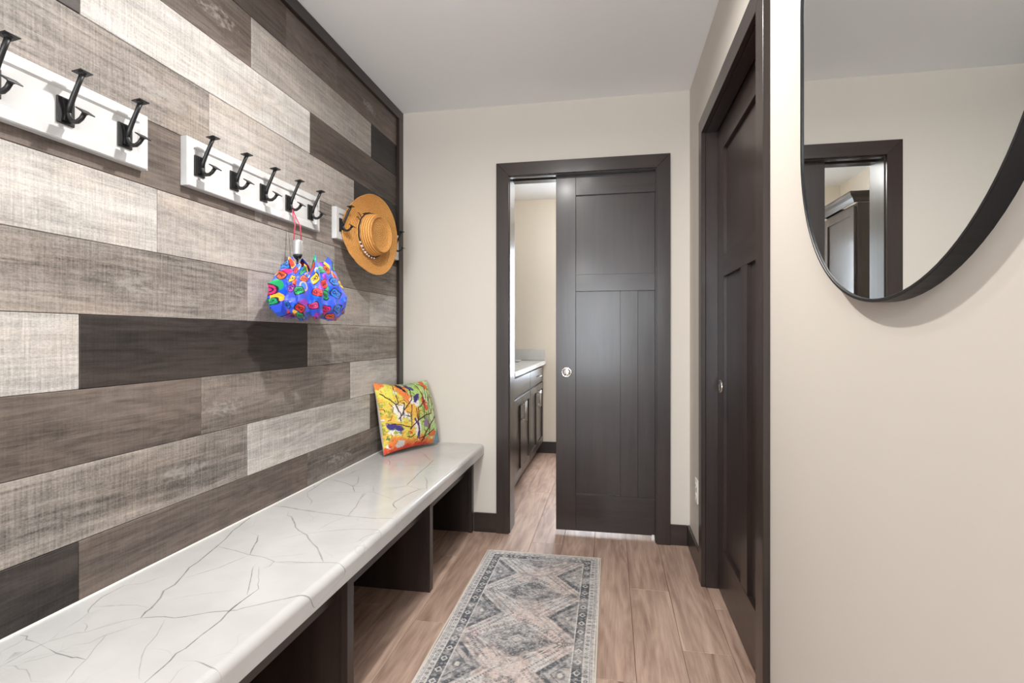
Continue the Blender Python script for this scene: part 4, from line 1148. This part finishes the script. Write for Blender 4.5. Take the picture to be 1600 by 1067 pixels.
# ================================================================ runner rug
RX0_, RX1_, RYA, RYB = -0.627, -0.050, 0.70, 2.705
def rug():
    nu, nv = 264, 880
    x = np.linspace(RX0_, RX1_, nu)[None, :] + np.zeros((nv, 1)); y = np.linspace(RYA, RYB, nv)[:, None] + np.zeros((1, nu))
    xc = (RX0_ + RX1_) / 2; hw = (RX1_ - RX0_) / 2
    a = np.abs(x - xc); e = np.minimum(hw - a, np.minimum(RYB - y, y - RYA))   # distance from the edge
    sx = x - xc
    dk = np.array(srgb(84, 86, 90)); md = np.array(srgb(136, 134, 134)); lt = np.array(srgb(196, 190, 186)); cr = np.array(srgb(206, 198, 188)); pk = np.array(srgb(198, 178, 170))
    c = np.zeros((nv, nu, 3)); c[:] = lt
    n1 = fbm(x * 9, y * 9, 4); n2 = fbm(x * 60, y * 240, 3); n3 = fbm(x * 30 + 5, y * 30, 4); n4 = fbm(x * 240, y * 60 + 7, 3)
    c = lerp(c, pk, sstep(n1 + (2.3 - y) * .16, .44, .60) * .9)
    per = 0.36
    v = (y - 2.285) / per                     # medallions at whole numbers
    f = v - np.round(v)
    tip = 0.0925; fw = 0.21
    # side triangles: apex at f = +-0.5, base on the dark band
    g = (np.abs(np.abs(f) - .5))              # 0 at the tip line, .5 at the medallion centre
    tri = (a - tip) - g * 2 * (fw - tip) * 1.22  # > 0 inside the triangle
    c = lerp(c, md * 1.18, sstep(tri, .004, .008) * (.55 + .45 * sstep(n3, .35, .6)))
    c = lerp(c, dk, sstep(tri, -.003, .003) * sstep(tri, .030, .020) * (.8 + .2 * sstep(n2, .3, .6)))
    c = lerp(c, dk, sstep(tri, .046, .049) * sstep(tri, .055, .052) * .8)
    inner = sstep(np.hypot((a - .175) / .018, g * per / .024), 1.1, .9); c = lerp(c, dk, inner * .7)
    c = lerp(c, cr, sstep(np.hypot((a - .175) / .009, g * per / .012), 1.1, .9))
    # serrated hooks along the diamond edge
    t_ = (a * 1.0 + g * per * 1.1) / 0.0165
    hook = np.hypot(((t_ % 1) - .5) * .0165, (tri + .020)) 
    c = lerp(c, dk, sstep(hook, .0062, .0048) * sstep(hook, .0022, .0034) * .85)
    hook2 = np.hypot((((t_ + .5) % 1) - .5) * .0165, (tri + .046)); c = lerp(c, dk, sstep(hook2, .0066, .005) * .75)
    # medallion: a cloudy dark lozenge full of small stars
    wx = a + .010 * (n3 - .5); wy = np.abs(f) * per + .012 * (n1 - .5)
    m_ = wx / 0.150 + wy / 0.118
    c = lerp(c, md, sstep(m_, 1.10, .88) * .5)
    cloud = fbm(x * 26 + 3, y * 26 + 8, 3)
    c = lerp(c, dk, sstep(m_, 1.0, .8) * sstep(cloud, .42, .60) * .72)
    step = np.abs((m_ * 5.2) % 1 - .5) * 2
    c = lerp(c, dk, sstep(step, .62, .9) * sstep(m_, 1.08, 1.0) * .45)
    gx, gy = (sx / .030 + .5) % 1 - .5, (f * per / .030 + .5) % 1 - .5
    star = np.abs(gx) + np.abs(gy)
    c = lerp(c, dk, sstep(star, .40, .30) * sstep(star, .16, .24) * sstep(m_, 1.0, .9) * .7)
    c = lerp(c, lt, sstep(star, .17, .10) * sstep(m_, 1.0, .9) * .8)
    core = wx / .040 + wy / .034
    c = lerp(c, lt, sstep(core, 1.1, .8) * .7); c = lerp(c, dk, sstep(np.abs(core - .55), .16, .08) * .55)
    # scrolled hooks round the lozenge
    hk = ((a - f * per * .8) / .019) % 1 - .5
    hd_ = np.hypot(hk * .019, (m_ - 1.20) * .062)
    c = lerp(c, dk, sstep(hd_, .0068, .0054) * sstep(hd_, .0024, .0036) * .8)
    # small anchors left and right of each medallion
    for off in (.158, .186):
        q = np.hypot((a - off) / .012, f * per / .011); c = lerp(c, dk, sstep(q, 1.15, 1.0) * sstep(q, .62, .78) * .8)
    # thin line, dark band, light border, dashed edge
    c = lerp(c, lt, sstep(e, .084, .082))
    c = lerp(c, dk, sstep(e, .079, .077))
    s = np.where(hw - a < np.minimum(RYB - y, y - RYA), y, x)
    band = np.hypot((((s / .062) % 1) - .5) * .062, 0) ; dm = np.abs(band) / .017 + np.abs(e - .060) / .014
    c = lerp(c, lt, sstep(dm, 1.05, .9)); c = lerp(c, dk, sstep(dm, .6, .5))
    dots = np.hypot(((((s / .031) + .5) % 1) - .5) * .031, (e - .060)); c = lerp(c, md, sstep(dots, .006, .004) * sstep(dm, .9, 1.1))
    c = lerp(c, lt, sstep(e, .044, .0425))
    mo = np.hypot((((s / .026) % 1) - .5) * .026, (e - .030)); c = lerp(c, dk, sstep(mo, .0078, .0066) * .85); c = lerp(c, lt, sstep(mo, .0032, .0024))
    ln = (np.abs((s / .013) % 1 - .5) > .36); c = lerp(c, md, ln * sstep(e, .042, .040) * sstep(e, .018, .020) * .5)
    c = lerp(c, dk, sstep(e, .0185, .0175) * .9)
    c = lerp(c, lt, sstep(e, .0165, .0158))
    c = lerp(c, dk, (((s / .0062) % 1) < .45) * sstep(e, .0150, .0145) * sstep(e, .0085, .009) * .9)
    c = lerp(c, cr, sstep(e, .008, .0074))
    # distressing
    c = lerp(c, lt * .97, sstep(n1, .54, .68) * .42); c = lerp(c, dk * 1.1, sstep(n3, .54, .70) * sstep(e, .02, .03) * .4); n5 = fbm(x * 85, y * 85 + 3, 3); c = lerp(c, dk, sstep(n5, .58, .68) * sstep(e, .08, .09) * .35); c = lerp(c, lt * 1.04, sstep(n5, .42, .34) * .3)
    c = c * (0.68 + 0.64 * n2)[..., None] * (0.78 + 0.44 * n4)[..., None]
    c = lerp(c, lt, (fbm(x * 130, y * 130, 2) > .66) * .35)
    z = 0.0062 + 0.0010 * (n2 - .5) - 0.004 * sstep(e, .003, 0)
    wob = 0.0022 * np.sin(y * 9) * sstep(a, .2, .29) * np.sign(sx)
    return grid_mesh('runner_rug', np.stack([x + wob, y, z], -1), False, c)
rg = thing('runner_rug', ((RX0_ + RX1_) / 2, 1.7, 0), 'grey distressed runner rug with diamond medallions on oak floor', 'rug')
o = link('printed_pile', rug(), M['rug'], rg); o.location = -Vector(rg.location)
m = MB(); w_ = 0.005
m.box(RX0_ - w_, RX0_ + .001, RYA - w_, RYB + w_, 0.0004, 0.0058, .0015).box(RX1_ - .001, RX1_ + w_, RYA - w_, RYB + w_, 0.0004, 0.0058, .0015)
m.box(RX0_ + .001, RX1_ - .001, RYB - .001, RYB + w_, 0.0004, 0.0058, .0015).box(RX0_ + .001, RX1_ - .001, RYA - w_, RYA + .001, 0.0004, 0.0058, .0015)
m.build('edge_binding', M['rugedge'], rg)

# ================================================================ mirror
MD, MYC, MR, MZ0, MZ1 = 0.025, 0.880, 0.333, 1.507, 1.795
def pill(r, n=48):
    pts = []
    for k in range(n + 1):
        a = -math.pi + math.pi * k / n; pts.append((MYC + r * math.cos(a), MZ0 + r * math.sin(a)))
    for k in range(n + 1):
        a = math.pi * k / n; pts.append((MYC + r * math.cos(a), MZ1 + r * math.sin(a)))
    return pts
mi = thing('wall_mirror', (A, MYC, MZ0 - MR), 'large black framed pill shaped mirror on right wall', 'mirror')
m = MB(); bm = m.bm
rings = []
for r, x in ((MR, A), (MR, A - MD + 0.001), (MR - .001, A - MD), (MR - .0045, A - MD), (MR - .0055, A - MD + .001), (MR - .0055, A - 0.012), (MR - .012, A - .004), (MR - .012, A)):
    rings.append([bm.verts.new((x, y, z)) for y, z in pill(r)])
for a, b in zip(rings, rings[1:] + rings[:1]):
    n = len(a)
    for k in range(n):
        f = bm.faces.new((a[k], a[(k + 1) % n], b[(k + 1) % n], b[k]))
m.build('mirror_frame', M['frame'], mi)
m = MB(); m.prism(pill(MR - .0056), lambda p, q, a: (a, p, q), A - 0.0218, A - 0.0125)
m.build('mirror_glass', M['mirror'], mi)

# ================================================================ bathroom vanity
VF = -0.635
va = thing('vanity_cabinet', (-0.92, 4.24, 0), 'dark wood bathroom vanity cabinet with shaker doors beyond the doorway', 'cabinet')
B('body', M['cabY'], va, BXL + 0.002, VF - 0.020, 3.42, BYB - 0.004, 0.105, 0.848)
B('toe_kick', M['woodY'], va, BXL + 0.002, -0.700, 3.42, BYB - 0.004, 0, 0.105)
def shaker(parent, name, plane_x, y0, y1, z0, z1, mat='cabZ', fr=0.058, flat=False):
    m = MB()
    if flat: m.box(plane_x - 0.019, plane_x, y0, y1, z0, z1, .0015)
    else:
        m.box(plane_x - 0.019, plane_x, y0, y0 + fr, z0, z1, .001).box(plane_x - 0.019, plane_x, y1 - fr, y1, z0, z1, .001)
        m.box(plane_x - 0.019, plane_x, y0 + fr, y1 - fr, z0, z0 + fr, .001).box(plane_x - 0.019, plane_x, y0 + fr, y1 - fr, z1 - fr, z1, .001)
        m.box(plane_x - 0.019, plane_x - 0.012, y0 + fr, y1 - fr, z0 + fr, z1 - fr)
    return m.build(name, M[mat], parent)
def pull(parent, x, p0, p1):
    m = MB(); a, b = Vector(p0), Vector(p1); d = (b - a).normalized()
    m.tube([a, b], 0.0055, 10)
    for q in (a + d * .018, b - d * .018): m.tube([q, q - Vector((0.028, 0, 0))], 0.0045, 8)
    m.build('handle', M['steel'], parent)
for y0, y1, real in ((3.43, 4.235, False), (4.249, 5.066, True)):
    ym = (y0 + y1) / 2
    if real:
        dr = shaker(va, 'drawer', VF, y0, y1, 0.700, 0.832, 'cabY', flat=True)
        pull(dr, VF, (VF + .028, ym - .075, .768), (VF + .028, ym + .075, .768))
    else: shaker(va, 'drawer_front', VF, y0, y1, 0.700, 0.832, 'cabY', flat=True)
    for a, b, hy_ in ((y0, ym - .002, ym - .032), (ym + .002, y1, ym + .032)):
        d_ = shaker(va, 'door', VF, a, b, 0.115, 0.686)
        pull(d_, VF, (VF + .028, hy_, .50), (VF + .028, hy_, .645))
vt = thing('vanity_countertop', (-0.9, 4.24, 0.85), 'white marbled vanity counter with backsplash beyond the doorway', 'countertop')
B('counter_slab', M['marble2'], vt, BXL + 0.002, -0.610, 3.40, BYB - 0.002, 0.850, 0.888, bev=.006)
B('backsplash', M['marble2'], vt, BXL + 0.003, -0.622, BYB - 0.020, BYB - 0.002, 0.889, 0.992, bev=.003)
B('side_splash', M['marble2'], vt, BXL + 0.002, BXL + 0.02, 3.40, BYB - 0.022, 0.889, 0.992, bev=.003)
tw = thing('linen_cabinet', (-1.02, 4.33, 0.889), 'tall dark cabinet with crown moulding seen only in the mirror', 'cabinet')
TX, TY0, TY1, TZ = -0.870, 4.05, 4.58, 2.05
B('body', M['cabZ'], tw, BXL + 0.022, TX - 0.020, TY0, TY1, 0.890, TZ, bev=.0015)
d_ = shaker(tw, 'door', TX, TY0 + .012, TY1 - .004, 0.90, TZ - 0.022)
m = MB()
cprof = [(0, 0), (.006, 0), (.010, .012), (.022, .030), (.040, .046), (.044, .058), (.044, .070), (0, .070)]
n_ = len(cprof)
def crown_ring(k): 
    dx, dz = cprof[k]; return [(BXL + 0.022, TY0 - dx, TZ + dz), (TX + dx, TY0 - dx, TZ + dz), (TX + dx, TY1, TZ + dz), (BXL + 0.022, TY1, TZ + dz)]
rr_ = [[m.bm.verts.new(p) for p in crown_ring(k)] for k in range(n_)]
for a, b in zip(rr_, rr_[1:] + rr_[:1]):
    for k in range(4): m.bm.faces.new((a[k], a[(k + 1) % 4], b[(k + 1) % 4], b[k]))
m.build('crown_moulding', M['cabY'], tw)
ds = thing('soap_dish', (-0.845, 4.76, 0.888), 'small white oval dish on the vanity counter', 'dish')
dp = [(0.020, 0.0), (0.030, 0.001), (0.044, 0.010), (0.048, 0.016), (0.046, 0.0165), (0.038, 0.008), (0.02, 0.004), (0.002, 0.003)]
MB().lathe(dp, (-0.845, 4.76, 0.889), (0, 0, 1), 28).build('dish_body', M['white'], ds)
